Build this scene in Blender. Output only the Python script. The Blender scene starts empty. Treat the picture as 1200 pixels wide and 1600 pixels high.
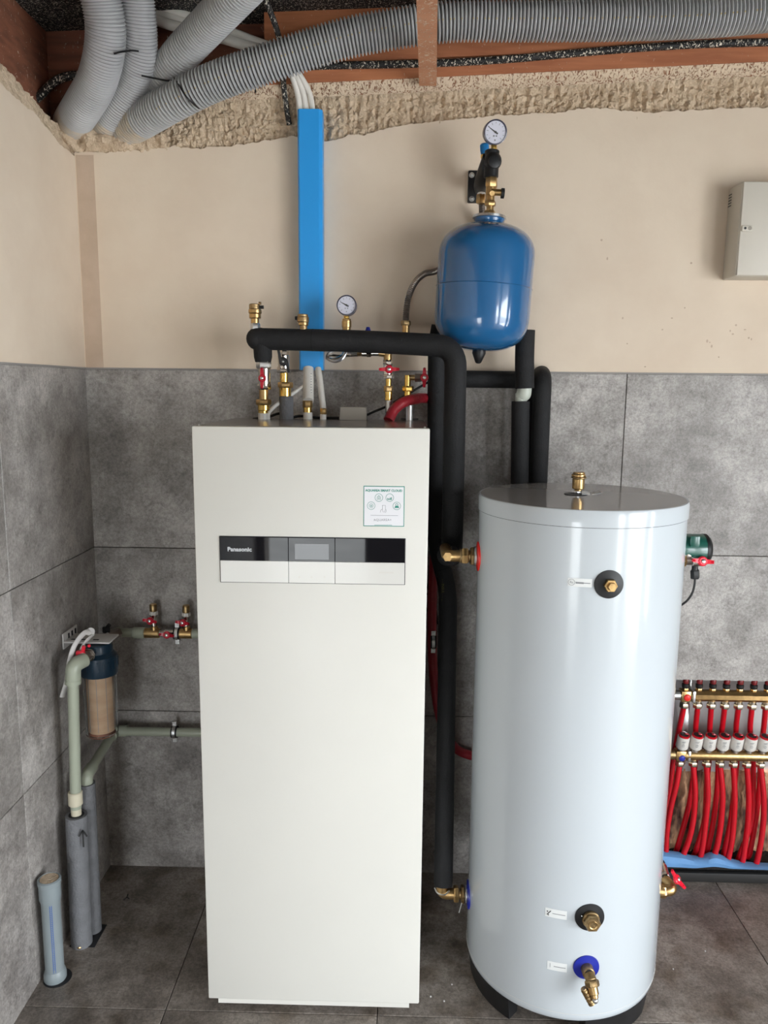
import bpy, bmesh, math, random
from math import sin, cos, pi, radians, sqrt, atan2
from mathutils import Vector, Matrix, noise
random.seed(7)
SC = bpy.context.scene
COL = SC.collection
V = Vector

# ---------------------------------------------------------------- camera
CAM = V((1.05399, -2.59896, 1.75472))
YAW, PITCH, ROLL, F = 0.02089, 0.15935, 0.00977, 1210.04
_f = V((-sin(YAW) * cos(PITCH), cos(YAW) * cos(PITCH), -sin(PITCH)))
_r0 = V((cos(YAW), sin(YAW), 0)); _u0 = _r0.cross(_f)
_r = cos(ROLL) * _r0 + sin(ROLL) * _u0
_u = -sin(ROLL) * _r0 + cos(ROLL) * _u0
cam = bpy.data.cameras.new('camera'); camo = bpy.data.objects.new('camera', cam); COL.objects.link(camo)
camo.matrix_world = Matrix(((_r.x, _u.x, -_f.x, CAM.x), (_r.y, _u.y, -_f.y, CAM.y), (_r.z, _u.z, -_f.z, CAM.z), (0, 0, 0, 1)))
cam.sensor_fit = 'VERTICAL'; cam.sensor_height = 36.0; cam.lens = F / 1600 * 36.0; cam.clip_start = 0.02
SC.camera = camo

# ---------------------------------------------------------------- daylight
SC.view_settings.view_transform = 'Standard'; SC.view_settings.look = 'None'
SC.view_settings.gamma = 1; SC.view_settings.use_curve_mapping = False
SC.view_settings.exposure = 0.83
w = bpy.data.worlds.new('world'); SC.world = w; w.use_nodes = True
bg = w.node_tree.nodes['Background']
bg.inputs[0].default_value = (0.89, 0.945, 1.0, 1); bg.inputs[1].default_value = 10.5
# unseen openings in rear and right walls, laid out to steer daylight and reflections
ROOM_X, ROOM_Y = 4.2, -4.3
OPEN_REAR = [(0.06, 0.80, 0.0, 1.3), (3.45, 4.1, 0.0, 2.25)]      # x0, x1, z0, z1
OPEN_RIGHT = [(-4.1, -2.3, 0.0, 2.25), (-1.95, -1.7, 0.3, 2.1)]                             # y0, y1, z0, z1
def portal(name, loc, rot, sx, sz):
    l = bpy.data.lights.new(name, 'AREA'); l.shape = 'RECTANGLE'; l.size = sx; l.size_y = sz
    o = bpy.data.objects.new(name, l); COL.objects.link(o); o.location = loc; o.rotation_euler = rot
    l.cycles.is_portal = True
for x0, x1, z0, z1 in OPEN_REAR:
    portal('daylight_portal', ((x0 + x1) / 2, ROOM_Y - .01, (z0 + z1) / 2), (radians(90), 0, 0), x1 - x0, z1 - z0)
for y0, y1, z0, z1 in OPEN_RIGHT:
    portal('daylight_portal', (ROOM_X + .01, (y0 + y1) / 2, (z0 + z1) / 2), (radians(90), 0, radians(90)), y1 - y0, z1 - z0)

# ---------------------------------------------------------------- pixel (1200x1600) -> point at a known depth
def at(px, py, Y=None, X=None, Z=None):
    d = _f + (px - 600) / F * _r - (py - 800) / F * _u
    if Y is not None: s = (Y - CAM.y) / d.y
    elif X is not None: s = (X - CAM.x) / d.x
    else: s = (Z - CAM.z) / d.z
    return CAM + s * d
def mpp(px, py, Y):                       # metres per pixel at that point
    return (at(px + 1, py, Y) - at(px, py, Y)).length
def P(Y, *pts): return [at(a, b, Y) for a, b in pts]
def P3(*pts): return [at(a, b, c) for a, b, c in pts]

# ---------------------------------------------------------------- materials
def mat(name, col, rough=.5, metal=0, var=0, vscale=8, bump=0, bscale=60, col2=None, coat=0, trans=0, ior=1.45, fac=(.35, .65), detail=4, spec=.5, coords='pos', stretch=None):
    m = bpy.data.materials.new(name); m.use_nodes = True
    nt = m.node_tree; b = nt.nodes['Principled BSDF']; L = nt.links.new
    b.inputs['Base Color'].default_value = (*col, 1); b.inputs['Roughness'].default_value = rough
    b.inputs['Metallic'].default_value = metal; b.inputs['Coat Weight'].default_value = coat
    b.inputs['Coat Roughness'].default_value = .05; b.inputs['Transmission Weight'].default_value = trans
    b.inputs['IOR'].default_value = ior; b.inputs['Specular IOR Level'].default_value = spec
    g = nt.nodes.new('ShaderNodeNewGeometry'); src = g.outputs['Position']
    if stretch:
        mp = nt.nodes.new('ShaderNodeVectorMath'); mp.operation = 'MULTIPLY'; mp.inputs[1].default_value = stretch
        L(src, mp.inputs[0]); src = mp.outputs[0]
    m['src'] = 0
    if var or col2:
        n = nt.nodes.new('ShaderNodeTexNoise'); n.inputs['Scale'].default_value = vscale; n.inputs['Detail'].default_value = detail; n.inputs['Roughness'].default_value = .6
        L(src, n.inputs['Vector'])
        r = nt.nodes.new('ShaderNodeValToRGB'); r.color_ramp.elements[0].position = fac[0]; r.color_ramp.elements[1].position = fac[1]
        c2 = col2 or tuple(c * (1 - var) for c in col)
        r.color_ramp.elements[0].color = (*c2, 1); r.color_ramp.elements[1].color = (*col, 1)
        L(n.outputs['Fac'], r.inputs[0]); L(r.outputs[0], b.inputs['Base Color'])
    if bump:
        n2 = nt.nodes.new('ShaderNodeTexNoise'); n2.inputs['Scale'].default_value = bscale; n2.inputs['Detail'].default_value = 5
        L(src, n2.inputs['Vector'])
        bp = nt.nodes.new('ShaderNodeBump'); bp.inputs['Strength'].default_value = bump; bp.inputs['Distance'].default_value = .01
        L(n2.outputs['Fac'], bp.inputs['Height']); L(bp.outputs[0], b.inputs['Normal'])
    return m

def tile_mat(name, base, dark, light, rough=.45, stains=None, fine=.5):
    """concrete look porcelain: blotches, fine speckle, faint streaks; every tile takes its own piece of the pattern"""
    m = bpy.data.materials.new(name); m.use_nodes = True; nt = m.node_tree; N = nt.nodes.new; L = nt.links.new
    b = nt.nodes['Principled BSDF']; b.inputs['Roughness'].default_value = rough
    g = N('ShaderNodeNewGeometry'); oi = N('ShaderNodeObjectInfo')
    sc = N('ShaderNodeVectorMath'); sc.operation = 'SCALE'; sc.inputs[0].default_value = (13, 7, 5); L(oi.outputs['Random'], sc.inputs['Scale'])
    ad = N('ShaderNodeVectorMath'); L(g.outputs['Position'], ad.inputs[0]); L(sc.outputs[0], ad.inputs[1])
    def nz(s, d, r=.6, vec=None):
        n = N('ShaderNodeTexNoise'); n.inputs['Scale'].default_value = s; n.inputs['Detail'].default_value = d; n.inputs['Roughness'].default_value = r
        L(vec or ad.outputs[0], n.inputs['Vector']); return n.outputs['Fac']
    def ramp(f, a, c, ca, cb):
        r = N('ShaderNodeValToRGB'); r.color_ramp.elements[0].position = a; r.color_ramp.elements[1].position = c
        r.color_ramp.elements[0].color = (*ca, 1); r.color_ramp.elements[1].color = (*cb, 1); L(f, r.inputs[0]); return r.outputs[0]
    def mix(f, a, c, mode='MIX'):
        x = N('ShaderNodeMix'); x.data_type = 'RGBA'; x.blend_type = mode
        if isinstance(f, float): x.inputs[0].default_value = f
        else: L(f, x.inputs[0])
        L(a, x.inputs[6]); L(c, x.inputs[7]); return x.outputs[2]
    c1 = ramp(nz(3.0, 6, .65), .3, .7, dark, light)
    sp = ramp(nz(110, 5, .85), .40, .58, (.52, .51, .50), (1.28, 1.28, 1.28))
    c = mix(fine, c1, sp, 'MULTIPLY')
    dk = ramp(nz(22, 9, .9), .36, .50, (.42, .41, .40), (1, 1, 1))
    c = mix(.75, c, dk, 'MULTIPLY')
    bl = ramp(nz(6, 7, .75), .40, .62, (.72, .71, .70), (1.12, 1.12, 1.12))
    c = mix(.9, c, bl, 'MULTIPLY')
    if stains:
        st = ramp(nz(7.5, 3, .5, g.outputs['Position']), .52, .68, (1, 1, 1), stains)
        c = mix(.9, c, st, 'MULTIPLY')
        st2 = ramp(nz(2.2, 2, .5, g.outputs['Position']), .35, .6, (.8, .78, .76), (1.08, 1.06, 1.04))
        c = mix(1.0, c, st2, 'MULTIPLY')
    L(c, b.inputs['Base Color'])
    bp = N('ShaderNodeBump'); bp.inputs['Strength'].default_value = .15; bp.inputs['Distance'].default_value = .004
    L(nz(60, 6, .7), bp.inputs['Height']); L(bp.outputs[0], b.inputs['Normal'])
    return m

def speck_mat(name, base, speck, scale, lo, hi, rough=.8, var=.3, bump=.6, dust=None, base2=None):
    """a dark or wooden surface with pale specks of sprayed plaster"""
    m = bpy.data.materials.new(name); m.use_nodes = True; nt = m.node_tree; N = nt.nodes.new; L = nt.links.new
    b = nt.nodes['Principled BSDF']; b.inputs['Roughness'].default_value = rough
    g = N('ShaderNodeNewGeometry'); mp = N('ShaderNodeVectorMath'); mp.operation = 'MULTIPLY'; mp.inputs[1].default_value = (1, 1, .55); L(g.outputs['Position'], mp.inputs[0])
    wv = N('ShaderNodeVectorMath'); wv.operation = 'MULTIPLY'; wv.inputs[1].default_value = (.35, 1, 3.5); L(g.outputs['Position'], wv.inputs[0])
    n = N('ShaderNodeTexNoise'); n.inputs['Scale'].default_value = 14; n.inputs['Detail'].default_value = 8; L(wv.outputs[0], n.inputs['Vector'])
    r = N('ShaderNodeValToRGB'); r.color_ramp.elements[0].position = .35; r.color_ramp.elements[1].position = .65
    r.color_ramp.elements[0].color = (*(base2 or tuple(c * (1 - var) for c in base)), 1); r.color_ramp.elements[1].color = (*base, 1); L(n.outputs['Fac'], r.inputs[0])
    v = N('ShaderNodeTexNoise'); v.inputs['Scale'].default_value = scale; v.inputs['Detail'].default_value = 3; v.inputs['Distortion'].default_value = 1.2; L(mp.outputs[0], v.inputs['Vector'])
    rr = N('ShaderNodeValToRGB'); rr.color_ramp.elements[0].position = lo; rr.color_ramp.elements[1].position = hi; L(v.outputs['Fac'], rr.inputs[0])
    x = N('ShaderNodeMix'); x.data_type = 'RGBA'; L(rr.outputs[0], x.inputs[0]); L(r.outputs[0], x.inputs[6]); x.inputs[7].default_value = (*speck, 1)
    L(x.outputs[2], b.inputs['Base Color'])
    bp = N('ShaderNodeBump'); bp.inputs['Strength'].default_value = bump; bp.inputs['Distance'].default_value = .006; L(rr.outputs[0], bp.inputs['Height']); L(bp.outputs[0], b.inputs['Normal'])
    return m

def brick_rough(name):
    m = mat(name, (.52, .30, .17), .9, 0, col2=(.085, .04, .028), vscale=9, bump=1, bscale=25, fac=(.42, .58), stretch=(2.2, 1, .5))
    return m

M = dict(
    plaster=mat('beige_plaster', (.74, .625, .495), .85, 0, col2=(.69, .57, .445), vscale=3.5, bump=.12, bscale=25, fac=(.35, .65)),
    plaster_damp=mat('damp_plaster', (.50, .38, .28), .85, 0, col2=(.57, .44, .335), vscale=9, bump=.1),
    mortar=mat('rough_mortar', (.70, .56, .41), .95, 0, col2=(.55, .42, .29), vscale=40, bump=.8, bscale=150),
    mortar_speck=speck_mat('mortar_over_wood', (.34, .15, .08), (.70, .56, .41), 140, .36, .50),
    tile=tile_mat('grey_concrete_tile', 0, (.26, .238, .222), (.44, .412, .385)),
    tile_floor=tile_mat('floor_tile', 0, (.22, .195, .172), (.38, .34, .305), .4, stains=(.56, .51, .45), fine=.6),
    grout=mat('dark_grout', (.02, .018, .016), .9),
    edge=mat('tile_edge', (.28, .26, .245), .6),
    wood=speck_mat('red_brown_timber', (.50, .19, .085), (.62, .50, .38), 120, .70, .73, base2=(.36, .125, .055), rough=.65),
    wood_dark=speck_mat('dark_brown_timber', (.27, .10, .055), (.55, .45, .36), 110, .67, .70, base2=(.17, .065, .038), rough=.7),
    batten=speck_mat('pale_timber_batten', (.62, .30, .17), (.70, .52, .38), 110, .58, .63, base2=(.52, .24, .13), rough=.7),
    membrane=speck_mat('black_membrane', (.012, .011, .011), (.55, .50, .42), 190, .585, .61, rough=.9, bump=.2),
    membrane2=speck_mat('speckled_black_strip', (.012, .011, .011), (.70, .64, .54), 150, .575, .60, rough=.6, bump=.6),
    cream=mat('cream_enamel', (.67, .655, .60), .42, coat=0, var=.03, vscale=2),
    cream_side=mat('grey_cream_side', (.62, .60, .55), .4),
    steel_top=mat('galvanised_top', (.30, .285, .275), .22, .6),
    black_gloss=mat('black_glass', (.004, .004, .006), .03, coat=0, spec=.30),
    white_gloss=mat('white_glass', (.66, .65, .61), .10, coat=0, spec=.2),
    screen=mat('lcd_screen', (.045, .046, .052), .10),
    gap=mat('dark_gap', (.015, .015, .017), .6),
    print_grey=mat('silver_print', (.55, .56, .58), .4),
    sticker=mat('white_sticker', (.74, .74, .76), .5),
    teal=mat('teal_print', (.035, .25, .19), .5),
    ink=mat('black_ink', (.03, .03, .03), .5),
    ink_soft=mat('grey_ink', (.24, .25, .26), .5),
    tank=mat('white_tank_enamel', (.535, .575, .60), .16, coat=.3, spec=.4, bump=.02, bscale=6),
    tank_lid=mat('grey_lid_plastic', (.42, .40, .385), .14, coat=.3),
    blackp=mat('black_plastic', (.012, .012, .013), .45, var=.3, vscale=20),
    foam=mat('black_foam_insulation', (.007, .007, .0075), .75, bump=.25, bscale=220, col2=(.011, .011, .012), vscale=12),
    foam_seam=mat('foam_seam', (.004, .004, .005), .8),
    grey_foam=mat('grey_foam_sleeve', (.185, .187, .195), .85, bump=.4, bscale=130, col2=(.15, .152, .158), vscale=25),
    yellow_print=mat('faded_yellow_print', (.10, .09, .02), .7),
    brass=mat('brass', (.62, .41, .18), .33, 1, var=.25, vscale=60, bump=.05, bscale=90),
    brass_y=mat('bright_brass', (.82, .54, .15), .25, 1, var=.15, vscale=80),
    brass_d=mat('dull_brass', (.46, .32, .16), .42, 1, var=.35, vscale=80, bump=.15, bscale=120),
    chrome=mat('nickel', (.66, .62, .57), .16, 1, var=.15, vscale=50),
    steel=mat('zinc_steel', (.72, .73, .73), .28, 1),
    dirty=mat('dark_nickel', (.30, .26, .23), .35, .9),
    redh=mat('red_handle', (.52, .010, .030), .28, coat=.4),
    redh_b=mat('bright_red_handle', (.78, .012, .035), .25, coat=.4),
    red=mat('red_plastic_ring', (.80, .025, .018), .35),
    redpipe=mat('red_pex_pipe', (.56, .006, .016), .28, coat=.25, var=.12, vscale=14),
    redhose=mat('dark_red_hose', (.33, .018, .028), .35, bump=.3, bscale=60, coat=.3),
    bluering=mat('blue_plastic_ring', (.012, .022, .30), .35),
    vessel=mat('blue_vessel_paint', (.014, .115, .29), .16, coat=.8, bump=.02, bscale=5),
    trunk=mat('blue_trunking', (.028, .34, .82), .35, coat=.2, bump=.04, bscale=6),
    bluecap=mat('blue_cap', (.01, .20, .52), .4),
    bluefoam=mat('pale_blue_foam', (.14, .32, .60), .7, var=.15, vscale=10, bump=.2, bscale=30),
    conduit=mat('grey_conduit', (.47, .475, .48), .42, var=.10, vscale=8),
    groove_shade=mat('conduit_groove_shade', (.085, .085, .09), .6), groove_shade_pale=mat('pale_conduit_groove_shade', (.25, .25, .255), .6), conduit_print=mat('conduit_print', (.50, .40, .20), .6),  # groove colours stand in for the shade between the ribs
    conduit_dust=mat('dusty_conduit', (.56, .48, .38), .8, col2=(.46, .43, .39), vscale=30, fac=(.4, .6)),
    white_pipe=mat('white_pipe', (.80, .77, .71), .4, var=.08, vscale=20),
    ppr=mat('grey_green_pipe', (.36, .385, .30), .35, var=.06, vscale=8),
    ppr_y=mat('cream_coupling', (.58, .53, .40), .4),
    ppr_w=mat('white_green_pipe', (.50, .53, .46), .4),
    navy=mat('navy_plastic', (.006, .024, .045), .38, coat=.15),
    bowl=mat('clear_bowl', (.95, .97, .97), .03, trans=1, ior=1.18),
    cartridge=mat('tan_cartridge', (.60, .41, .27), .8, col2=(.50, .32, .20), vscale=6, stretch=(1, 1, 4)),
    white_p=mat('white_plastic', (.66, .64, .62), .45),
    drain=mat('grey_blue_pvc', (.235, .27, .28), .38, var=.08, vscale=10),
    drain_blue=mat('blue_print', (.03, .10, .35), .5),
    boxw=mat('beige_white_plastic', (.64, .60, .52), .4, var=.04, vscale=4),
    box_side=mat('beige_white_plastic_side', (.60, .56, .48), .45),
    gauge_case=mat('gauge_case', (.045, .045, .075), .35, coat=.3),
    gauge_face=mat('gauge_face', (.60, .60, .68), .5),
    green=mat('green_motor', (.010, .085, .062), .3, coat=.4),
    greybox=mat('grey_beige_box', (.33, .30, .255), .55),
    sheet=mat('niche_sheet_metal', (.42, .40, .39), .35, .35, var=.15, vscale=6),
    rough_brick=brick_rough('torn_clay_block'),
    earth=mat('black_foam_floor', (.012, .011, .010), .9, bump=1, bscale=50),
    curb=mat('black_rail', (.018, .017, .016), .6),
    outside=mat('outside_paving', (.62, .61, .58), .8, var=.2, vscale=2),
    room=mat('unseen_wall_paint', (.34, .30, .26), .8, var=.05, vscale=2),
    capw=mat('white_cap', (.66, .63, .58), .45),
    darkred=mat('dark_red_knob', (.16, .008, .010), .35),
    label=mat('clear_label', (.76, .775, .76), .4),
    nickel_d=mat('dull_nickel', (.50, .43, .33), .32, 1, var=.3, vscale=60),
    paper=mat('white_tape', (.72, .74, .75), .5),
)

# ---------------------------------------------------------------- mesh builder
def frames(pts):
    n = len(pts); T = []
    for i in range(n):
        a = pts[max(i - 1, 0)]; b = pts[min(i + 1, n - 1)]
        t = (b - a); T.append(t.normalized() if t.length > 1e-9 else V((0, 0, 1)))
    ref = V((0, 0, 1)) if abs(T[0].z) < .9 else V((1, 0, 0))
    nrm = (ref - T[0] * ref.dot(T[0])).normalized(); out = []
    for t in T:
        nrm = (nrm - t * nrm.dot(t)); nrm = nrm.normalized() if nrm.length > 1e-6 else t.orthogonal().normalized()
        out.append((t, nrm, t.cross(nrm)))
    return out
class MB:
    def __init__(s): s.v = []; s.f = []
    def add(s, vs, fs):
        k = len(s.v); s.v += [V(a) for a in vs]; s.f += [tuple(k + i for i in f) for f in fs]; return s
    def box(s, c, d, rot=None):
        c = V(c); vs = []
        for x in (-.5, .5):
            for y in (-.5, .5):
                for z in (-.5, .5):
                    p = V((x * d[0], y * d[1], z * d[2]))
                    if rot: p = rot @ p
                    vs.append(c + p)
        return s.add(vs, [(0, 1, 3, 2), (4, 6, 7, 5), (0, 4, 5, 1), (2, 3, 7, 6), (0, 2, 6, 4), (1, 5, 7, 3)])
    def bb(s, lo, hi): lo = V(lo); hi = V(hi); return s.box((lo + hi) / 2, hi - lo)
    def rbox(s, c, d, b=.004, rot=None, seg=2):
        bm = bmesh.new(); bmesh.ops.create_cube(bm, size=1); bmesh.ops.scale(bm, vec=d, verts=bm.verts)
        bmesh.ops.bevel(bm, geom=bm.edges[:] + bm.verts[:], offset=b, segments=seg, affect='EDGES', profile=.5)
        bm.verts.index_update(); c = V(c)
        s.add([c + (rot @ v.co if rot else v.co) for v in bm.verts], [tuple(v.index for v in f.verts) for f in bm.faces]); bm.free(); return s
    def tube(s, pts, r, n=16, cap=True, flat=None):
        pts = [V(p) for p in pts]; fr = frames(pts); m = len(pts)
        rs = r if hasattr(r, '__len__') else [r] * m; vs = []
        for p, (t, a, b), q in zip(pts, fr, rs):
            for k in range(n):
                th = 2 * pi * k / n; vs.append(p + (a * cos(th) + b * sin(th) * (flat or 1)) * q)
        fs = [(i * n + k, i * n + (k + 1) % n, (i + 1) * n + (k + 1) % n, (i + 1) * n + k) for i in range(m - 1) for k in range(n)]
        if cap: fs += [tuple(range(n - 1, -1, -1)), tuple(range((m - 1) * n, m * n))]
        return s.add(vs, fs)
    def lathe(s, prof, o, axis=(0, 0, 1), n=32, cap=True, phase=0, a0=None, a1=None, up=None):
        axis = V(axis).normalized(); a = V(up) if up else (V((1, 0, 0)) if abs(axis.x) < .9 else V((0, 1, 0)))
        a = (a - axis * a.dot(axis)).normalized(); b = axis.cross(a); o = V(o); vs = []
        full = a0 is None
        K = n if full else n + 1
        for r, h in prof:
            for k in range(K):
                th = (2 * pi * k / n + phase) if full else a0 + (a1 - a0) * k / n
                vs.append(o + axis * h + (a * cos(th) + b * sin(th)) * r)
        m = len(prof)
        fs = [(i * K + k, i * K + (k + 1) % K, (i + 1) * K + (k + 1) % K, (i + 1) * K + k) for i in range(m - 1) for k in range(n)]
        if cap and full:
            fs += [tuple(range(K - 1, -1, -1)), tuple(range((m - 1) * K, m * K))]
        return s.add(vs, fs)
    def cyl(s, a, b, r, n=24, r2=None, ch=.12):
        a = V(a); b = V(b); L = (b - a).length; r2 = r if r2 is None else r2; c = min(ch * min(r, r2), L * .25)
        return s.lathe([(r - c, 0), (r, c), (r2, L - c), (r2 - c, L)], a, b - a, n)
    def hex(s, a, b, r, phase=0):
        a = V(a); b = V(b); L = (b - a).length; c = min(.15 * r, L * .2)
        return s.lathe([(r * .9, 0), (r, c), (r, L - c), (r * .9, L)], a, b - a, 6, phase=phase)
    def prism(s, pts, d):                # polygon (3-D points) pushed by vector d
        n = len(pts); d = V(d); pts = [V(p) for p in pts]
        return s.add(pts + [p + d for p in pts], [tuple(range(n)), tuple(range(2 * n - 1, n - 1, -1))] + [(i, i + n, (i + 1) % n + n, (i + 1) % n) for i in range(n)])
    def sphere(s, c, r, n=16, sc=(1, 1, 1)):
        c = V(c); prof = []; vs = []; m = n // 2
        for i in range(1, m):
            for k in range(n):
                th = pi * i / m; ph = 2 * pi * k / n
                vs.append(c + V((sin(th) * cos(ph) * sc[0], sin(th) * sin(ph) * sc[1], cos(th) * sc[2])) * r)
        top = len(vs); vs += [c + V((0, 0, r * sc[2])), c - V((0, 0, r * sc[2]))]
        fs = [(i * n + k, (i + 1) * n + k, (i + 1) * n + (k + 1) % n, i * n + (k + 1) % n) for i in range(m - 2) for k in range(n)]
        fs += [(top, k, (k + 1) % n) for k in range(n)] + [(top + 1, (m - 2) * n + (k + 1) % n, (m - 2) * n + k) for k in range(n)]
        return s.add(vs, fs)
ORG = {}
def obj(name, mb, m, parent=None, label=None, smooth=True, angle=38, stuff=False):
    o0 = ORG.get(parent.name, V()) if parent else V()
    me = bpy.data.meshes.new(name); me.from_pydata([v - o0 for v in mb.v], [], mb.f); me.update()
    bm = bmesh.new(); bm.from_mesh(me); bmesh.ops.recalc_face_normals(bm, faces=bm.faces); bm.to_mesh(me); bm.free()
    if smooth:
        me.polygons.foreach_set('use_smooth', [True] * len(me.polygons)); me.set_sharp_from_angle(angle=radians(angle))
    me.materials.append(M[m] if isinstance(m, str) else m)
    o = bpy.data.objects.new(name, me); COL.objects.link(o)
    if parent: o.parent = parent
    ORG[o.name] = o0
    if label: o['label'] = label
    if stuff: o['kind'] = 'stuff'
    return o
def struct(name, mb, m, **k): o = obj(name, mb, m, **k); o['kind'] = 'structure'; return o
def tag(o, label, cat, group=None):
    o['label'] = label; o['category'] = cat
    if group: o['group'] = group
    return o
def thing(name, label, cat, loc=(0, 0, 0), group=None):
    o = bpy.data.objects.new(name, None); COL.objects.link(o); o.empty_display_size = .05; o.location = loc; ORG[o.name] = V(loc)
    return tag(o, label, cat, group)
def dup(root, loc, label=None):
    r = root.copy(); COL.objects.link(r); r.location = loc
    if label: r['label'] = label
    for ch in list(root.children):
        c = ch.copy(); COL.objects.link(c); c.parent = r
        for g in ch.children:
            d = g.copy(); COL.objects.link(d); d.parent = c
    return r
def spline(pts, k=8):
    pts = [V(p) for p in pts]; q = [pts[0] * 2 - pts[1]] + pts + [pts[-1] * 2 - pts[-2]]; out = []
    for i in range(1, len(q) - 2):
        a, b, c, d = q[i - 1:i + 3]
        for j in range(k):
            t = j / k
            out.append(.5 * ((2 * b) + (c - a) * t + (2 * a - 5 * b + 4 * c - d) * t * t + (3 * b - 3 * c + d - a) * t ** 3))
    return out + [pts[-1]]
def fillet(pts, rad, k=8):
    pts = [V(p) for p in pts]; out = [pts[0]]
    for i in range(1, len(pts) - 1):
        a, b, c = pts[i - 1:i + 2]; u = (a - b); v = (c - b); q = min(rad, u.length * .48, v.length * .48)
        p0 = b + u.normalized() * q; p1 = b + v.normalized() * q
        for j in range(k + 1):
            t = j / k; out.append(p0 * (1 - t) ** 2 + b * 2 * t * (1 - t) + p1 * t * t)
    return out + [pts[-1]]
def resample(pts, step):
    L = [0]
    for a, b in zip(pts, pts[1:]): L.append(L[-1] + (b - a).length)
    n = max(2, int(L[-1] / step)); out = []; j = 0
    for i in range(n + 1):
        s = L[-1] * i / n
        while j < len(L) - 2 and L[j + 1] < s: j += 1
        t = (s - L[j]) / max(L[j + 1] - L[j], 1e-9); out.append(pts[j].lerp(pts[j + 1], min(t, 1)))
    return out
def ribbed(pts, r, pitch, depth, n=24, sub=4):
    ps = resample(pts, pitch / sub); rs = [r - depth * (1, .75, 0, .35)[i % sub] if sub == 4 else r - depth * (i % 2) for i in range(len(ps))]
    rs = [r - depth * (0, .1, 1, .4)[i % 4] if sub == 4 else q for i, q in enumerate(rs)]
    return MB().tube(ps, rs, n)
def text_mesh(s, size, o, right, up, depth=.0004, spacing=1.0, align='LEFT', bold=0):
    cu = bpy.data.curves.new('t', 'FONT'); cu.offset = bold; cu.body = s; cu.size = size; cu.extrude = depth; cu.space_character = spacing; cu.align_x = align; cu.resolution_u = 3
    ob = bpy.data.objects.new('t', cu); COL.objects.link(ob); bpy.context.view_layer.update()
    me = bpy.data.meshes.new_from_object(ob.evaluated_get(bpy.context.evaluated_depsgraph_get()))
    right = V(right).normalized(); up = V(up).normalized(); nn = right.cross(up); mb = MB()
    mb.v = [V(o) + right * v.co.x + up * v.co.y + nn * v.co.z for v in me.vertices]; mb.f = [tuple(p.vertices) for p in me.polygons]
    bpy.data.objects.remove(ob); bpy.data.curves.remove(cu); bpy.data.meshes.remove(me); return mb

# ================================================================ SETTING
ZT, Z2, Z3 = 1.8067, 1.2013, .6068
NX0, NX1, NZ1, ND = 1.93, 2.98, .758, .11          # heating niche in the back wall
# --- back wall masonry (behind tiles) with the niche left open
TT = .008                                          # tile thickness, front of the tiles at y = 0
mb = MB()
mb.bb((-.3, TT, 0), (NX0, .25, ZT)); mb.bb((NX0, TT, NZ1), (ROOM_X, .25, ZT)); mb.bb((NX1, TT, 0), (ROOM_X, .25, NZ1))
mb.bb((-.3, .102, ZT), (ROOM_X + .2, .25, 3.05))
wall_back = struct('wall_back', mb, 'grout', smooth=False)
def zband(x):                                      # ragged upper edge of the smooth plaster
    pts = [(0, 2.485), (.12, 2.49), (.3, 2.500), (.5, 2.505), (.7, 2.535), (.79, 2.520), (.84, 2.530), (.95, 2.545), (1.03, 2.57), (1.2, 2.585), (1.35, 2.60), (1.5, 2.606), (1.65, 2.622), (1.8, 2.610), (2.0, 2.618), (2.2, 2.625), (4.2, 2.70)]
    for (a, za), (b, zb) in zip(pts, pts[1:]):
        if a <= x <= b: z = za + (zb - za) * (x - a) / (b - a); break
    return z + .010 * noise.noise((x * 14, 3, 0)) + .006 * noise.noise((x * 45, 9, 0)) + .003 * noise.noise((x * 130, 1, 0))
mb = MB(); n = 620; xs = [ROOM_X * (i / n) ** 1.35 for i in range(n + 1)]
for i, x in enumerate(xs):
    mb.v += [V((x, -.001, ZT)), V((x, -.001, zband(x))), V((x, .012, zband(x) + .003)), V((x, .012, ZT))]
    if i:
        k = (i - 1) * 4; mb.f += [(k + j, k + (j + 1) % 4, k + 4 + (j + 1) % 4, k + 4 + j) for j in range(4)]
pl = obj('smooth_plaster', mb, 'plaster', wall_back, smooth=False)
mb = MB().bb((.004, -.0016, ZT + .002), (.062, .004, 2.478)); obj('damp_strip', mb, 'plaster_damp', wall_back, 'darker pinkish strip of fresh plaster in the corner')
mb = MB().bb((.0, -.004, ZT - .001), (ROOM_X, .01, ZT + .0045)); obj('tile_edge', mb, 'edge', wall_back)
# --- rough mortar band above it
def mortar_band(x0, x1, zlo, zhi, nx, nz, along='x', amp=1.0):
    mb = MB()
    for i in range(nx + 1):
        x = x0 + (x1 - x0) * i / nx
        for j in range(nz + 1):
            z = zlo(x) + (zhi(x) - zlo(x)) * j / nz
            g = .006 * max(0, sin(x * 190 + 2.2 * noise.noise((x * 9, z * 6, 0)))) * (1 if x > .75 else .25)
            y = .010 - amp * (.010 * noise.noise((x * 22, z * 26, 1)) + .011 * noise.noise((x * 70, z * 60, 4)) + .006 * noise.noise((x * 150, z * 150, 7))) + g
            t = j / nz
            if t > .86: y -= .018 * (t - .86) / .14
            y = min(y, .030)
            mb.v.append(V((x, y, z)) if along == 'x' else V((-y * 1.0, x, z)))
    for i in range(nx):
        for j in range(nz):
            a = i * (nz + 1) + j; mb.f.append((a, a + 1, a + nz + 2, a + nz + 1))
    return mb
zled = lambda x: 2.636 + (x - .4) * .0455
mb = mortar_band(0, 4.2, lambda x: zband(x) - .03, zled, 1200, 46)
struct('trim_1', mb, 'mortar')['label'] = 'rough raked mortar band above the smooth plaster'
mb = MB(); n = 500
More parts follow.
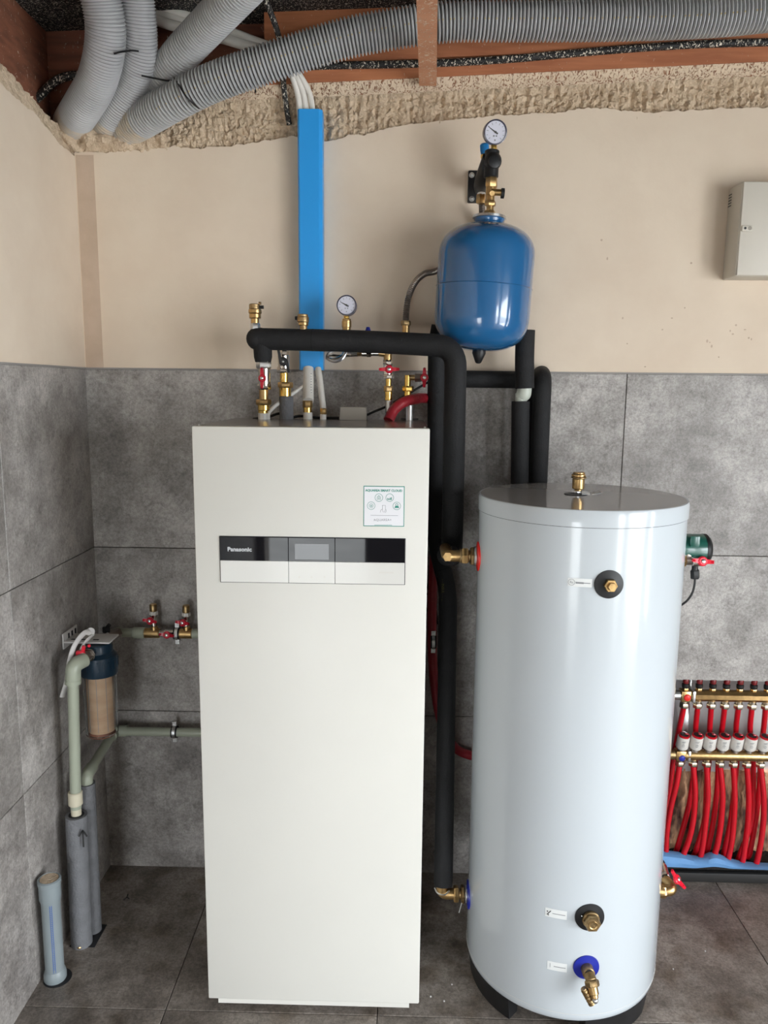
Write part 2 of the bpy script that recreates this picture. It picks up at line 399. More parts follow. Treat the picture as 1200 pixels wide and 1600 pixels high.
for i in range(n + 1):
    x = .05 + 4.15 * i / n; z0 = zled(x); w_ = .003 * noise.noise((x * 60, 0, 0))
    mb.v += [V((x, -.008 + w_, z0 - .004)), V((x, -.024 + w_, z0 + .006 + .004 * noise.noise((x * 40, 5, 0)))), V((x, -.034 + w_, z0 + .032)), V((x, .04, z0 + .034))]
    if i: k = (i - 1) * 4; mb.f += [(k + j, k + j + 1, k + 5 + j, k + 4 + j) for j in range(3)]
struct('trim_2', mb, 'mortar_speck')['label'] = 'mortar smeared over the bottom of the timber plate'

# --- timber at the head of the back wall
def sloped(x0, z0a, z0b, x1, z1a, z1b, y0, y1):
    return MB().add([(x0, y0, z0a), (x0, y0, z0b), (x1, y0, z1b), (x1, y0, z1a), (x0, y1, z0a), (x0, y1, z0b), (x1, y1, z1b), (x1, y1, z1a)],
                    [(0, 1, 2, 3), (7, 6, 5, 4), (0, 4, 5, 1), (1, 5, 6, 2), (2, 6, 7, 3), (3, 7, 4, 0)])
sl = .0365
tag(obj('timber_plate', sloped(.38, 2.664, 2.715, 4.2, 2.664 + 3.8 * .045, 2.715 + 3.8 * .045, -.037, .06), 'wood'), 'reddish brown timber plate just above the rough mortar band', 'timber')
pts = [at(*a) for a in ((470, 104, -.045), (540, 102, -.045), (600, 101, -.045), (700, 98, -.045), (800, 92, -.045), (900, 83, -.045), (1000, 75, -.045), (1100, 69, -.045), (1200, 66, -.045))]
e = pts[-1] - pts[-2]; pts.append(pts[-1] + e * 9.5)
tag(obj('membrane_strip', MB().tube(spline(pts, 6), .011, 10, flat=1), 'membrane2'), 'black membrane roll speckled with plaster between the two timbers', 'membrane')
tag(obj('timber_board', sloped(.62, 2.728, 2.890, 4.2, 2.728 + 3.56 * .045, 3.02, -.038, .06), 'wood'), 'wide red brown timber board behind the large grey conduit, above the black strip', 'timber')
tag(obj('timber_board', sloped(-.35, 2.44, 2.95, .615, 2.60, 2.95, .035, .10), 'wood_dark'), 'dark brown timber board in the upper left corner behind the conduits', 'timber')
tag(obj('timber_batten', MB().prism([at(650, -12, -.62), at(684, -12, -.62), at(682, 134, -.040), at(655, 134, -.040)], (0, 0, .016)), 'batten'), 'pale speckled timber batten crossing under the large conduit', 'timber')
# ceiling
cl = MB().prism([(-.5, .25, 2.842), (ROOM_X + .3, .25, 3.01), (ROOM_X + .3, .25, 3.1), (-.5, .25, 3.0)], (0, ROOM_Y - .45, 0)); struct('ceiling', cl, 'membrane', smooth=False)
tag(obj('timber_board', sloped(1.12, 2.872, 2.905, 4.2, 2.982, 3.017, -.060, -.045), 'wood_dark'), 'thin dark timber lath above the large conduit at the top of the picture', 'timber')

# --- left wall
mb = MB().bb((-.25, ROOM_Y, 0), (-TT, .25, ZT)).bb((-.5, ROOM_Y, ZT), (-.30, .25, 3.02)).bb((-.30, ROOM_Y, ZT), (-.06, .10, 2.44)); wall_left = struct('wall_left', mb, 'grout', smooth=False)
def zleft(y):
    pts = [(-4.3, 2.53), (-.46, 2.526), (-.356, 2.517), (-.243, 2.512), (-.12, 2.481), (0, 2.475)]
    z = 2.5
    for (a, za), (b, zb) in zip(pts, pts[1:]):
        if a <= y <= b: z = za + (zb - za) * (y - a) / (b - a)
    return z + .008 * noise.noise((y * 16, 3, 5)) + .004 * noise.noise((y * 60, 9, 5))
mb = MB(); n = 400
for i in range(n + 1):
    y = ROOM_Y * (i / n) ** 1.6
    mb.v += [V((.001, y, ZT)), V((.001, y, zleft(y))), V((-.02, y, zleft(y) + .004)), V((-.02, y, ZT))]
    if i:
        k = (i - 1) * 4; mb.f += [(k + j, k + (j + 1) % 4, k + 4 + (j + 1) % 4, k + 4 + j) for j in range(4)]
obj('smooth_plaster', mb, 'plaster', wall_left, smooth=False)
obj('tile_edge', MB().bb((-.01, ROOM_Y, ZT - .001), (.004, 0, ZT + .0045)), 'edge', wall_left)
mb = MB(); ny, nz = 300, 24
for i in range(ny + 1):
    y = .01 - 1.2 * i / ny
    top = 2.555 + min(1, max(0, (-y - .10) / .3)) * .050 + .012 * noise.noise((y * 12, 1, 1)) + .006 * noise.noise((y * 50, 2, 1))
    for j in range(nz + 1):
        t = j / nz; z = zleft(y) - .02 + (top - zleft(y) + .02) * t
        x = -.008 + .009 * noise.noise((y * 30, z * 30, 2)) + .006 * noise.noise((y * 90, z * 90, 2)) - .02 * t
        mb.v.append(V((min(x, .004), y, z)))
for i in range(ny):
    for j in range(nz): a = i * (nz + 1) + j; mb.f.append((a, a + 1, a + nz + 2, a + nz + 1))
struct('trim_3', mb, 'mortar')['label'] = 'rough mortar along the top of the left wall'
struct('trim_4', MB().bb((-.45, ROOM_Y, 2.40), (-.085, .1, 2.91)), 'wood_dark', smooth=False)['label'] = 'dark timber above the left wall'

# --- tiles, each its own piece
def tile(parent, lo, hi, m, b=.0012):
    lo = V(lo); hi = V(hi)
    if parent.name != 'floor':
        if lo.z < .004: lo.z = -.004
    if parent.name == 'wall_back' and lo.x < .004: lo.x = -.003
    if parent.name == 'wall_left' and hi.y > -.004: hi.y = .003
    if parent.name == 'floor':
        if hi.y > -.004: hi.y = .004
        if lo.x < .004: lo.x = -.003
    return obj('tile', MB().rbox((lo + hi) / 2, hi - lo, b, seg=1), m, parent, smooth=False)
G = .0011
def cut(a, b, js):
    e = [a] + [j for j in js if a < j < b] + [b]; return list(zip(e, e[1:]))
rows = [(0, Z3, [.594, 1.794, 2.994]), (Z3, Z2, [1.194, 2.394, 3.594]), (Z2, ZT, [.594, 1.794, 2.994])]
for z0, z1, js in rows:
    for x0, x1 in cut(0, ROOM_X, js):
        z0_ = z0
        if z0 == 0:
            if x0 < NX0 < x1:
                tile(wall_back, (NX1 + G, 0, z0 + G), (x1 - G, TT, z1 - G), 'tile'); x1 = NX0
        if z0 == Z3 and x1 > NX0:                  # cut round the head of the niche
            if x0 < NX0:
                tile(wall_back, (x0 + G, 0, z0 + G), (NX0 - G, TT, z1 - G), 'tile'); tile(wall_back, (NX0 - G, 0, NZ1), (x1 - G, TT, z1 - G), 'tile'); continue
            if x0 < NX1:
                z0_ = NZ1
                if x1 > NX1: tile(wall_back, (NX1 + G, 0, z0 + G), (x1 - G, TT, NZ1), 'tile')
        tile(wall_back, (x0 + G, 0, z0_ + G), (x1 - G, TT, z1 - G), 'tile')
for z0, z1 in ((0, Z3), (Z3, Z2), (Z2, ZT)):
    for y0, y1 in ((-.583, 0), (-1.785, -.583), (-2.987, -1.785), (ROOM_Y, -2.987)):
        tile(wall_left, (-TT, y0 + G, z0 + G), (0, y1 - G, z1 - G), 'tile')
floor = struct('floor', MB().bb((-.3, ROOM_Y, -.12), (ROOM_X + .2, .25, -TT)), 'grout', smooth=False)
fx = [0] + [.4055 + .6025 * k for k in range(7)]; fx = [x for x in fx if x < ROOM_X] + [ROOM_X]
fy = [0, -.6618, -1.264, -1.866, -2.468, -3.07, -3.672, ROOM_Y]
for a, b in zip(fx, fx[1:]):
    for c, d in zip(fy, fy[1:]): tile(floor, (a + G, d + G, -TT), (b - G, c - G, 0), 'tile_floor')

# --- the rest of the room, behind the camera
def holed(axis, pos, lo, hi, zt, openings, th, m, name):
    mb = MB(); s = lo
    def seg(a, b, z0, z1):
        if b - a < 1e-4 or z1 - z0 < 1e-4: return
        if axis == 'y': mb.bb((a, pos - th, z0), (b, pos, z1))
        else: mb.bb((pos, a, z0), (pos + th, b, z1))
    for a, b, z0, z1 in openings:
        seg(s, a, 0, zt); seg(a, b, 0, z0); seg(a, b, z1, zt); s = b
    seg(s, hi, 0, zt); return struct(name, mb, m, smooth=False)
holed('y', ROOM_Y, -.25, ROOM_X + .2, 3.05, OPEN_REAR, .2, 'room', 'unseen_wall_rear')  # solid stretch between the openings added to darken the control panel's reflection
holed('x', ROOM_X, ROOM_Y, .25, 3.05, OPEN_RIGHT, .2, 'room', 'unseen_wall_right')
struct('floor_outside', MB().bb((-14, -22, -.14), (18, ROOM_Y - .0, -.06)), 'outside', smooth=False)['label'] = 'pale paving outside the doorway'

# --- the niche of the floor heating
mb = MB(); mb.bb((NX0 - .01, ND, .36), (NX1 + .01, ND + .01, NZ1 + .01))
struct('trim_5', mb, 'sheet', smooth=False)['label'] = 'grey sheet metal back of the heating niche'
mb = MB(); nx, nz = 120, 50
for i in range(nx + 1):
    for j in range(nz + 1):
        x = NX0 + (NX1 - NX0) * i / nx; z = .37 * j / nz
        mb.v.append(V((x, ND + .005 - .03 * abs(noise.noise((x * 20, z * 7, 3))) - .012 * noise.noise((x * 60, z * 40, 3)), z)))
for i in range(nx):
    for j in range(nz): a = i * (nz + 1) + j; mb.f.append((a, a + 1, a + nz + 2, a + nz + 1))
struct('trim_6', mb, 'rough_brick')['label'] = 'broken clay block behind the red pipes'
struct('trim_7', MB().bb((NX0 - .01, .0, -.01), (NX1, ND + .02, .045)), 'earth', smooth=False)['label'] = 'black sill at the bottom of the niche'
struct('trim_8', MB().bb((NX0 - .008, .008, 0), (NX0, ND + .02, NZ1)).bb((NX1, .008, 0), (NX1 + .008, ND + .02, NZ1)).bb((NX0, .0085, NZ1 - .004), (NX1, ND + .02, NZ1)), 'sheet', smooth=False)['label'] = 'metal cheeks of the niche'
tag(obj('black_rail', MB().rbox(((NX0 + NX1) / 2, -.012, .019), (NX1 - NX0, .024, .036), .004), 'curb'), 'black rail on the floor in front of the red pipes', 'rail')
bl = [(1020, 1333, 1352), (1040, 1334, 1354), (1065, 1337, 1355), (1085, 1342, 1356), (1100, 1342, 1355), (1115, 1337, 1354), (1128, 1340, 1355), (1145, 1347, 1357), (1170, 1352, 1358), (1200, 1354, 1359), (1260, 1356, 1362), (1350, 1358, 1366), (1440, 1361, 1369)]
tp = spline([at(x, t, -.004) for x, t, b in bl], 6); bt = spline([at(x, b, -.014) for x, t, b in bl], 6); mb = MB()
for a, b in zip(tp, bt):
    b = V((b.x, b.y, max(b.z, .0375)));
    if a.z < b.z + .006: a = V((a.x, a.y, b.z + .006))
    h = a.z - b.z; mb.v += [V((b.x, -.016, b.z)), V((a.x, -.020, b.z + h * .45)), V((a.x, -.012, b.z + h * .85)), V((a.x, .002, a.z)), V((a.x, .022, a.z - .002)), V((b.x, .024, b.z))]
k = len(tp)
for i in range(k - 1): mb.f += [(i * 6 + j, i * 6 + (j + 1) % 6, i * 6 + 6 + (j + 1) % 6, i * 6 + 6 + j) for j in range(6)]
mb.f += [(5, 4, 3, 2, 1, 0), tuple((k - 1) * 6 + j for j in range(6))]
tag(obj('foam_strip', mb, 'bluefoam'), 'wavy pale blue foam edge strip lying on the black rail', 'foam')

# ================================================================ generic fittings
def seg(parent, name, c, r, kind, m, z0, z1, Y=None):
    """vertical piece between z0 and z1 (c = x,y)"""
    mb = MB(); a = V((c[0], c[1], z0)); b = V((c[0], c[1], z1))
    if kind == 'hex': mb.hex(a, b, r * 1.08, phase=.2)
    elif kind == 'rib': mb = ribbed([a, b], r, .004, .0007, 20)
    else: mb.cyl(a, b, r)
    return obj(name, mb, m, parent)
def vstack(parent, Y, segs):
    """segs: name, px centre, y top, y bottom, half width px, kind, material"""
    for name, cx, y0, y1, hw, kind, m in segs:
        a = at(cx, y0, Y); b = at(cx, y1, Y); r = hw * mpp(cx, y0, Y)
        seg(parent, name, ((a.x + b.x) / 2, Y), r, kind, m, b.z, a.z)
def butterfly(parent, c, nrm, dirv, r, span, m, kind='T'):
    """butterfly or lever handle: hub facing nrm, wings along dirv"""
    c = V(c); nrm = V(nrm).normalized(); d = V(dirv).normalized(); d = (d - nrm * d.dot(nrm)).normalized(); s = nrm.cross(d)
    mb = MB(); mb.lathe([(r * .55, -.006), (r, -.002), (r, .005), (r * .75, .008)], c, nrm, 20)
    for q in (-1, 1):
        a = c + d * r * .6 * q; b = c + d * span * q
        mb.prism([a - s * r * .5 + nrm * .000, a + s * r * .5, b + s * r * .34 + nrm * .004, b - s * r * .34 + nrm * .004], nrm * .0045)
        mb.tube([b - d * q * span * .22 + nrm * .005, b + nrm * .0085], r * .30, 8)
    h = obj('handle', mb, m, parent)
    mb = MB().lathe([(r * .42, .0085), (r * .42, .0105), (r * .25, .012)], c, nrm, 12); obj('screw', mb, 'steel', h)
    return h
def xcyl(parent, name, a, b, r, m, kind='cyl'):
    mb = MB(); a = V(a); b = V(b)
    if kind == 'hex': mb.hex(a, b, r * 1.08, .26)
    else: mb.cyl(a, b, r)
    return obj(name, mb, m, parent)
def gauge(parent, c, nrm, r, needle, neck=True):
    c = V(c); nrm = V(nrm).normalized(); up = (V((0, 0, 1)) - nrm * nrm.z).normalized(); rt = up.cross(nrm)
    cs = obj('gauge_case', MB().lathe([(r * .6, -.03), (r * .97, -.026), (r * 1.0, -.002), (r * 1.0, .003), (r * .9, .004), (r * .88, .0005)], c, nrm, 40), 'gauge_case', parent)
    fc = obj('dial', MB().lathe([(r * .89, 0), (r * .89, .001)], c, nrm, 40), 'gauge_face', parent)
    mb = MB()
    for k in range(11):
        th = radians(225 - 27 * k); d = rt * cos(th) + up * sin(th); s = nrm.cross(d); L = .20 if k % 2 == 0 else .12
        a = c + d * r * .80 + nrm * .001; b = c + d * r * (.80 - L) + nrm * .001; w_ = r * .022
        mb.prism([a - s * w_, a + s * w_, b + s * w_, b - s * w_], nrm * .0004)
    for dx, dy in ((-.12, -.30), (.12, -.30), (0, -.62)):
        mb.box(c + rt * r * dx + up * r * dy + nrm * .0013, (r * .12, r * .12, r * .12) if False else (r * .1, r * .1, r * .1), None)
    obj('scale_marks', mb, 'ink_soft', fc)
    th = radians(needle); d = rt * cos(th) + up * sin(th); s = nrm.cross(d); mb = MB()
    a = c + d * r * .78 + nrm * .002; b = c - d * r * .25 + nrm * .002
    mb.prism([a - s * r * .012, a + s * r * .012, b + s * r * .07, b - s * r * .07], nrm * .0006); mb.lathe([(r * .09, .002), (r * .09, .004)], c, nrm, 12)
    obj('needle', mb, 'ink', fc)
def bbx(lo, hi): return MB().bb(lo, hi)

# ================================================================ HEAT PUMP CABINET
CX0, CX1, CY0, CY1, CZ0, CZ1 = .5280, 1.1260, -.6575, -.138, .022, 1.6547
cab = thing('hydro_cabinet', 'tall cream white heat pump cabinet standing on the floor left of the round tank', 'cabinet', ((CX0 + CX1) / 2, -.38, 0))
obj('casing', MB().rbox(((CX0 + CX1) / 2, (CY0 + .02 + CY1) / 2, (CZ0 + .012 + CZ1 - .004) / 2), (CX1 - CX0 - .004, CY1 - CY0 - .02, CZ1 - CZ0 - .016), .003), 'cream_side', cab)
obj('front_panel', MB().rbox(((CX0 + CX1) / 2, CY0 + .011, (CZ0 + .014 + CZ1) / 2), (CX1 - CX0, .022, CZ1 - CZ0 - .014), .0035), 'cream', cab)
obj('bottom_rail', MB().bb((CX0 + .028, CY0 + .002, CZ0), (CX1 - .028, CY0 + .03, CZ0 + .014)), 'cream', cab)
obj('top_cover', MB().bb((CX0 + .003, CY0 + .022, CZ1 - .004), (CX1 - .003, CY1, CZ1)), 'steel_top', cab, 'bare grey metal top')
for x in (CX0 + .05, CX1 - .05):
    for y in (CY0 + .07, CY1 - .05): obj('foot', MB().cyl((x, y, 0), (x, y, CZ0 + .013), .022), 'blackp', cab)
for x in (CX0 + .012, CX1 - .012): obj('screw', MB().sphere((x, CY0 + .03, CZ1 + .001), .003, 8), 'steel', cab)
# control panel
a = at(343.5, 838, CY0); b = at(632, 913, CY0); px0, px1, pz1, pz0 = a.x, b.x, a.z, b.z
fr = obj('control_panel', MB().rbox(((px0 + px1) / 2, CY0 - .0005, (pz0 + pz1) / 2), (px1 - px0 + .003, .003, pz1 - pz0 + .003), .001), 'gap', cab, 'control strip, black upper half and white lower half')
zm = at(488, 877, CY0).z; xa = at(451, 875, CY0).x; xb = at(523.5, 875, CY0).x
for x0, x1 in ((px0, xa), (xa, xb), (xb, px1)):
    obj('glass_strip', MB().rbox(((x0 + x1) / 2, CY0 - .002, (zm + pz1) / 2), (x1 - x0 - .0009, .004, pz1 - zm), .0006, seg=1), 'black_gloss', fr)
    obj('white_strip', MB().rbox(((x0 + x1) / 2, CY0 - .002, (zm + pz0) / 2), (x1 - x0 - .0009, .004, zm - pz0 - .0004), .0006, seg=1), 'white_gloss', fr)
s0 = at(461, 849, CY0); s1 = at(514, 874, CY0)
obj('screen', MB().bb((s0.x, CY0 - .0043, s1.z), (s1.x, CY0 - .003, s0.z)), 'screen', fr)
t = at(356, 860.5, CY0); obj('brand_lettering', text_mesh('Panasonic', .0150, (t.x, CY0 - .0042, t.z), (1, 0, 0), (0, 0, 1), spacing=1.05, bold=.0005), 'print_grey', fr)
mb = MB()
for px in (468, 487, 507): q = at(px, 901, CY0); obj('touch_button', MB().lathe([(.0028, .0041), (.0028, .0043)], (q.x, CY0, q.z), (0, -1, 0), 12), 'cream_side', fr)
t = at(592, 895, CY0); obj('small_lettering', MB().bb((t.x, CY0 - .0042, t.z), (t.x + .038, CY0 - .0035, t.z + .0035)), 'cream_side', fr)
# sticker
a = at(568, 759, CY0); b = at(631.5, 823, CY0); ys = CY0 - .0006
st = obj('sticker', MB().rbox(((a.x + b.x) / 2, CY0, (a.z + b.z) / 2), (b.x - a.x, .0012, a.z - b.z), .0005, seg=1), 'teal', cab, 'small square white sticker with teal border and icons')
obj('sticker_face', MB().bb((a.x + .0020, ys - .0003, b.z + .0020), (b.x - .0020, ys, a.z - .0020)), 'sticker', st)
yk = ys - .0005
t = at(599.7, 768, CY0); obj('sticker_title', text_mesh('AQUAREA SMART CLOUD', .0079, (t.x, yk, t.z), (1, 0, 0), (0, 0, 1), .0003, 1.0, 'CENTER', .00028), 'teal', st)
def ringm(mb, c, r, w_, n=28):
    mb.lathe([(r, 0), (r, .0003), (r - w_, .0003), (r - w_, 0)], c, (0, -1, 0), n, cap=False)
mb = MB(); W = .0009
for px, py in ((592, 777.5), (609, 777.5), (580, 790), (620, 790.5)):
    q = at(px, py, CY0); q.y = yk; ringm(mb, q, .0103, W)
q = at(592, 777.5, CY0); mb.prism([(q.x - .004, yk, q.z - .006), (q.x - .004, yk, q.z + .002), (q.x, yk, q.z + .006), (q.x + .004, yk, q.z + .002), (q.x + .004, yk, q.z - .006), (q.x + .003, yk, q.z - .006), (q.x + .003, yk, q.z + .0015), (q.x, yk, q.z + .0045), (q.x - .003, yk, q.z + .0015), (q.x - .003, yk, q.z - .006)], (0, -.0003, 0))
mb.bb((q.x - .0007, yk - .0003, q.z - .005), (q.x + .0007, yk, q.z + .001))
q = at(609, 777.5, CY0)
for i, h in enumerate((.005, .0035, .006, .007)): mb.bb((q.x - .006 + i * .003, yk - .0003, q.z - .006), (q.x - .004 + i * .003, yk, q.z - .006 + h))
q = at(580, 790, CY0); ringm(mb, V((q.x, yk, q.z)), .0055, .0008); ringm(mb, V((q.x, yk, q.z - .0005)), .0025, .0012)
q = at(620, 790.5, CY0); ringm(mb, V((q.x, yk, q.z + .003)), .0035, .0012); mb.prism([(q.x - .006, yk, q.z - .005), (q.x - .004, yk, q.z), (q.x + .004, yk, q.z), (q.x + .006, yk, q.z - .005)], (0, -.0003, 0))
obj('sticker_icons', mb, 'teal', st)
mb = MB(); q = at(600, 795, CY0)
mb.tube([V((q.x - .004, yk, q.z + .009)), V((q.x + .0035, yk, q.z + .009)), V((q.x + .0035, yk, q.z - .003)), V((q.x, yk, q.z - .009)), V((q.x - .002, yk, q.z - .008)), V((q.x - .004, yk, q.z - .002)), V((q.x - .004, yk, q.z + .009))], .0004, 5)
mb.tube([V((q.x - .009, yk, q.z - .009)), V((q.x - .0085, yk, q.z - .004)), V((q.x - .005, yk, q.z - .001))], .0004, 5)
mb.tube([V((q.x + .005, yk, q.z - .001)), V((q.x + .0055, yk, q.z - .006)), V((q.x + .003, yk, q.z - .010))], .0004, 5)
l0 = at(579, 805, CY0); l1 = at(622, 806, CY0); mb.bb((l0.x, yk - .0003, l0.z - .0004), (l1.x, yk, l0.z + .0004))
obj('sticker_drawing', mb, 'ink_soft', st)
t = at(584, 814, CY0); obj('handwriting', text_mesh('AQUAREA+', .0085, (t.x, yk, t.z), (1, 0, .02), (-.15, 0, 1), .0002, 1.05), 'ink_soft', st)
t = at(585, 820.5, CY0); mb = MB().bb((t.x, yk - .0003, t.z), (t.x + .045, yk, t.z + .001)); obj('sticker_footer', mb, 'teal', st)

# ================================================================ TANK
TX, TY, TR, TZ0, TZ1 = 1.5547, -.462, .2795, .055, 1.4655
tank = thing('hot_water_tank', 'large round white hot water tank standing on the floor right of the cabinet', 'tank', (TX, TY, 0))
n_ = 96
obj('shell', MB().lathe([(TR - .030, TZ0), (TR - .012, TZ0 + .006), (TR - .003, TZ0 + .016), (TR, TZ0 + .03), (TR, TZ1 - .042)], (TX, TY, 0), n=n_), 'tank', tank)
obj('base_seam', MB().lathe([(TR + .0002, TZ0 + .035), (TR + .0006, TZ0 + .0355), (TR + .0002, TZ0 + .036)], (TX, TY, 0), n=n_, cap=False), 'cream_side', tank)
lid = obj('lid', MB().lathe([(TR - .004, TZ1 - .043), (TR + .0025, TZ1 - .0415), (TR + .0025, TZ1 - .006), (TR, TZ1)], (TX, TY, 0), n=n_), 'tank', tank)
obj('lid_top', MB().lathe([(TR - .002, TZ1 - .003), (TR - .0045, TZ1 + .0008)], (TX, TY, 0), n=n_), 'tank_lid', tank, 'glossy grey top disc of the lid')
obj('lid_seam', MB().lathe([(TR + .0004, TZ1 - .0435), (TR + .0004, TZ1 - .0425)], (TX, TY, 0), n=n_, cap=False), 'gap', tank)
for a0 in (-155, -62, 90):                          # curved black feet
    mb = MB(); A0 = radians(a0 - 24); A1 = radians(a0 + 24)
    K = 16
    for k in range(K + 1):
        th = A0 + (A1 - A0) * k / K; d = V((cos(th), sin(th), 0)); o = V((TX, TY, 0))
        mb.v += [o + d * (TR - .055), o + d * (TR - .014), o + d * (TR - .004) + V((0, 0, TZ0 + .012)), o + d * (TR - .055) + V((0, 0, TZ0 + .012))]
        if k: j = (k - 1) * 4; mb.f += [(j + i, j + (i + 1) % 4, j + 4 + (i + 1) % 4, j + 4 + i) for i in range(4)]
    mb.f += [(3, 2, 1, 0), tuple(K * 4 + i for i in range(4))]
    obj('foot', mb, 'blackp', tank)
def on_tank(px, py):                                # azimuth and height of the tank point seen at that pixel
    d = _f + (px - 600) / F * _r - (py - 800) / F * _u; o = CAM - V((TX, TY, 0)); A = d.x ** 2 + d.y ** 2; B = o.x * d.x + o.y * d.y; C = o.x ** 2 + o.y ** 2 - TR ** 2
    D = max(B * B - A * C, 0); s = (-B - sqrt(D)) / A; p = o + s * d; return atan2(p.y, p.x), p.z
def rad(th): return V((cos(th), sin(th), 0))
def patch(th0, th1, z0, z1, off, slope=0, K=10):
    mb = MB()
    for k in range(K + 1):
        t = k / K; th = th0 + (th1 - th0) * t; dz = slope * t
        mb.v += [V((TX, TY, z0 + dz)) + rad(th) * (TR + off), V((TX, TY, z1 + dz)) + rad(th) * (TR + off)]
        if k: j = (k - 1) * 2; mb.f.append((j, j + 2, j + 3, j + 1))
    return mb
def rosette(px, py, r, m, label=None, th=None, z=None):
    if th is None: th, z = on_tank(px, py)
    c = V((TX, TY, z)) + rad(th) * (TR - .004)
    return th, z, c, obj('rosette', MB().lathe([(r, 0), (r * .97, .006), (r * .5, .009), (r * .3, .010)], c, rad(th), 48), m, tank, label)
# front top plug
th, z, c, ro = rosette(951.5, 913, .0365, 'blackp', 'black round cover with a brass plug, upper')
obj('plug', MB().hex(c + rad(th) * .009, c + rad(th) * .024, .017).hex(c + rad(th) * .023, c + rad(th) * .032, .0105), 'brass', ro)
# anode plug
th, z, c, ro = rosette(921.5, 1433, .0395, 'blackp', 'black round cover with a large brass hexagon plug')
obj('plug', MB().cyl(c + rad(th) * .008, c + rad(th) * .020, .023).hex(c + rad(th) * .019, c + rad(th) * .036, .0225), 'brass_d', ro)
obj('plug_face', MB().lathe([(.012, .0365), (.011, .0375), (.0085, .0365)], c, rad(th), 20, cap=False), 'brass', ro)
obj('drip', MB().sphere(c + rad(th) * .016 + V((-.006, 0, -.026)), .003, 8), 'steel', ro)
obj('drip', MB().sphere(c + rad(th) * .014 + V((-.024, 0, .010)), .002, 8), 'steel', ro)
# drain tap
th, z, c, ro = rosette(916, 1511, .0355, 'bluering', 'blue round cover behind the drain tap')
n1 = rad(th)
tap = obj('drain_tap', MB().cyl(c + n1 * .006, c + n1 * .032, .0165).cyl(c + n1 * .026, c + n1 * .044 + V((.004, 0, -.010)), .0145), 'brass_d', tank, 'brass drain tap with hanging cap')
p0 = c + n1 * .040 + V((.004, 0, -.008)); dn = (n1 * .55 + V((.10, 0, -.8))).normalized()
obj('tap_nut', MB().hex(p0, p0 + dn * .016, .019), 'brass_d', tap)
obj('tap_spout', MB().cyl(p0 + dn * .014, p0 + dn * .034, .0125).cyl(p0 + dn * .033, p0 + dn * .042, .0095), 'brass', tap)
obj('spout_drop', MB().sphere(p0 + dn * .046, .008, 12), 'steel', tap)
mb = MB(); q = p0 + dn * .010 + V((-.022, 0, -.012)); ax = (V((.55, -.2, -.95))).normalized(); mb.tube([q, q + ax * .046], .0085, 14)
for k in range(5): mb.tube([q + ax * (.004 + .009 * k), q + ax * (.009 + .009 * k)], .0100, 14)
obj('tap_cap', mb, 'brass_d', tap)
obj('tap_mouth', MB().cyl(c + n1 * .030 + V((0, 0, .004)), c + n1 * .0335 + V((0, 0, .004)), .0115), 'blackp', tap)
# labels on the shell
def tank_label(x0, x1, py, h, rise, mark):
    t0, z0 = on_tank(x0, py); t1, z1 = on_tank(x1, py + 3); hh = h
    lb = obj('label_strip', patch(t0, t1, z0 - hh, z0 + hh, .0006, 0), 'label', tank); L = t1 - t0
    mb = MB(); a = patch(t0 + L * .33, t0 + L * .93, z0 - .0014, z0 + .0006, .0009); mb.add(a.v, a.f)
    obj('print_line', mb, 'ink_soft', lb)
    return t0, L, z0, lb
t0, L, z0, lb = tank_label(887, 925, 909, .0105, 0, 0)
cc = V((TX, TY, z0)) + rad(t0 + L * .16) * (TR + .0008); mb = MB(); mb.lathe([(.0082, 0), (.0082, .0003), (.0074, .0003), (.0074, 0)], cc, rad(t0 + L * .16), 24, cap=False); obj('round_mark', mb, 'ink_soft', lb)
tt = rad(t0 + L * .16); obj('round_letters', text_mesh('Rs', .0078, cc - V((-tt.y, tt.x, 0)) * .0042 - V((0, 0, .0026)), V((-tt.y, tt.x, 0)), (0, 0, 1), .0002), 'ink_soft', lb)
a = patch(t0 + L * .33, t0 + L * .66, z0 - .0026, z0 + .0016, .0010); obj('bold_print', a, 'ink_soft', lb)
t0, L, z0, lb = tank_label(852, 886, 1424, .0125, 0, 0)
mb = MB(); cc = V((TX, TY, z0)) + rad(t0 + L * .17) * (TR + .001); tg = V((-sin(t0), cos(t0), 0))
mb.tube([cc - tg * .004 - V((0, 0, .006)), cc + tg * .005 + V((0, 0, .006))], .0011, 6); mb.sphere(cc - tg * .004 + V((0, 0, .003)), .0018, 8); mb.sphere(cc - tg * .001 - V((0, 0, .007)), .0016, 8); obj('tool_mark', mb, 'ink', lb)
t0, L, z0, lb = tank_label(855, 886, 1507, .0125, 0, 0)
mb = MB(); cc = V((TX, TY, z0)) + rad(t0 + L * .15) * (TR + .001); mb.tube([cc - V((0, 0, .005)), cc + V((0, 0, .007))], .0005, 6); obj('thin_mark', mb, 'ink_soft', lb)
# side connections : left hot (red), left cold (blue)
def nipple(parent, c, d, lens, ms):                 # chained coaxial pieces
    s = 0
    for (l, r, k, m, nm) in lens:
        a = c + d * s; b = c + d * (s + l); xcyl(parent, nm, a, b, r, m, k); s += l
    return c + d * s
zr = at(745, 869, -.462).z
_, _, c, ro = rosette(0, 0, .0425, 'red', 'red round cover at the upper left connection', th=pi, z=zr)
obj('nozzle', MB().cyl(c + V((-.008, 0, 0)), c + V((-.016, 0, 0)), .027), 'steel', tank)
zb = at(733, 1397, -.462).z
_, _, c, ro = rosette(0, 0, .0425, 'bluering', 'blue round cover at the lower left connection', th=pi, z=zb)
obj('nozzle', MB().cyl(c + V((-.008, 0, 0)), c + V((-.014, 0, 0)), .025), 'steel', tank)

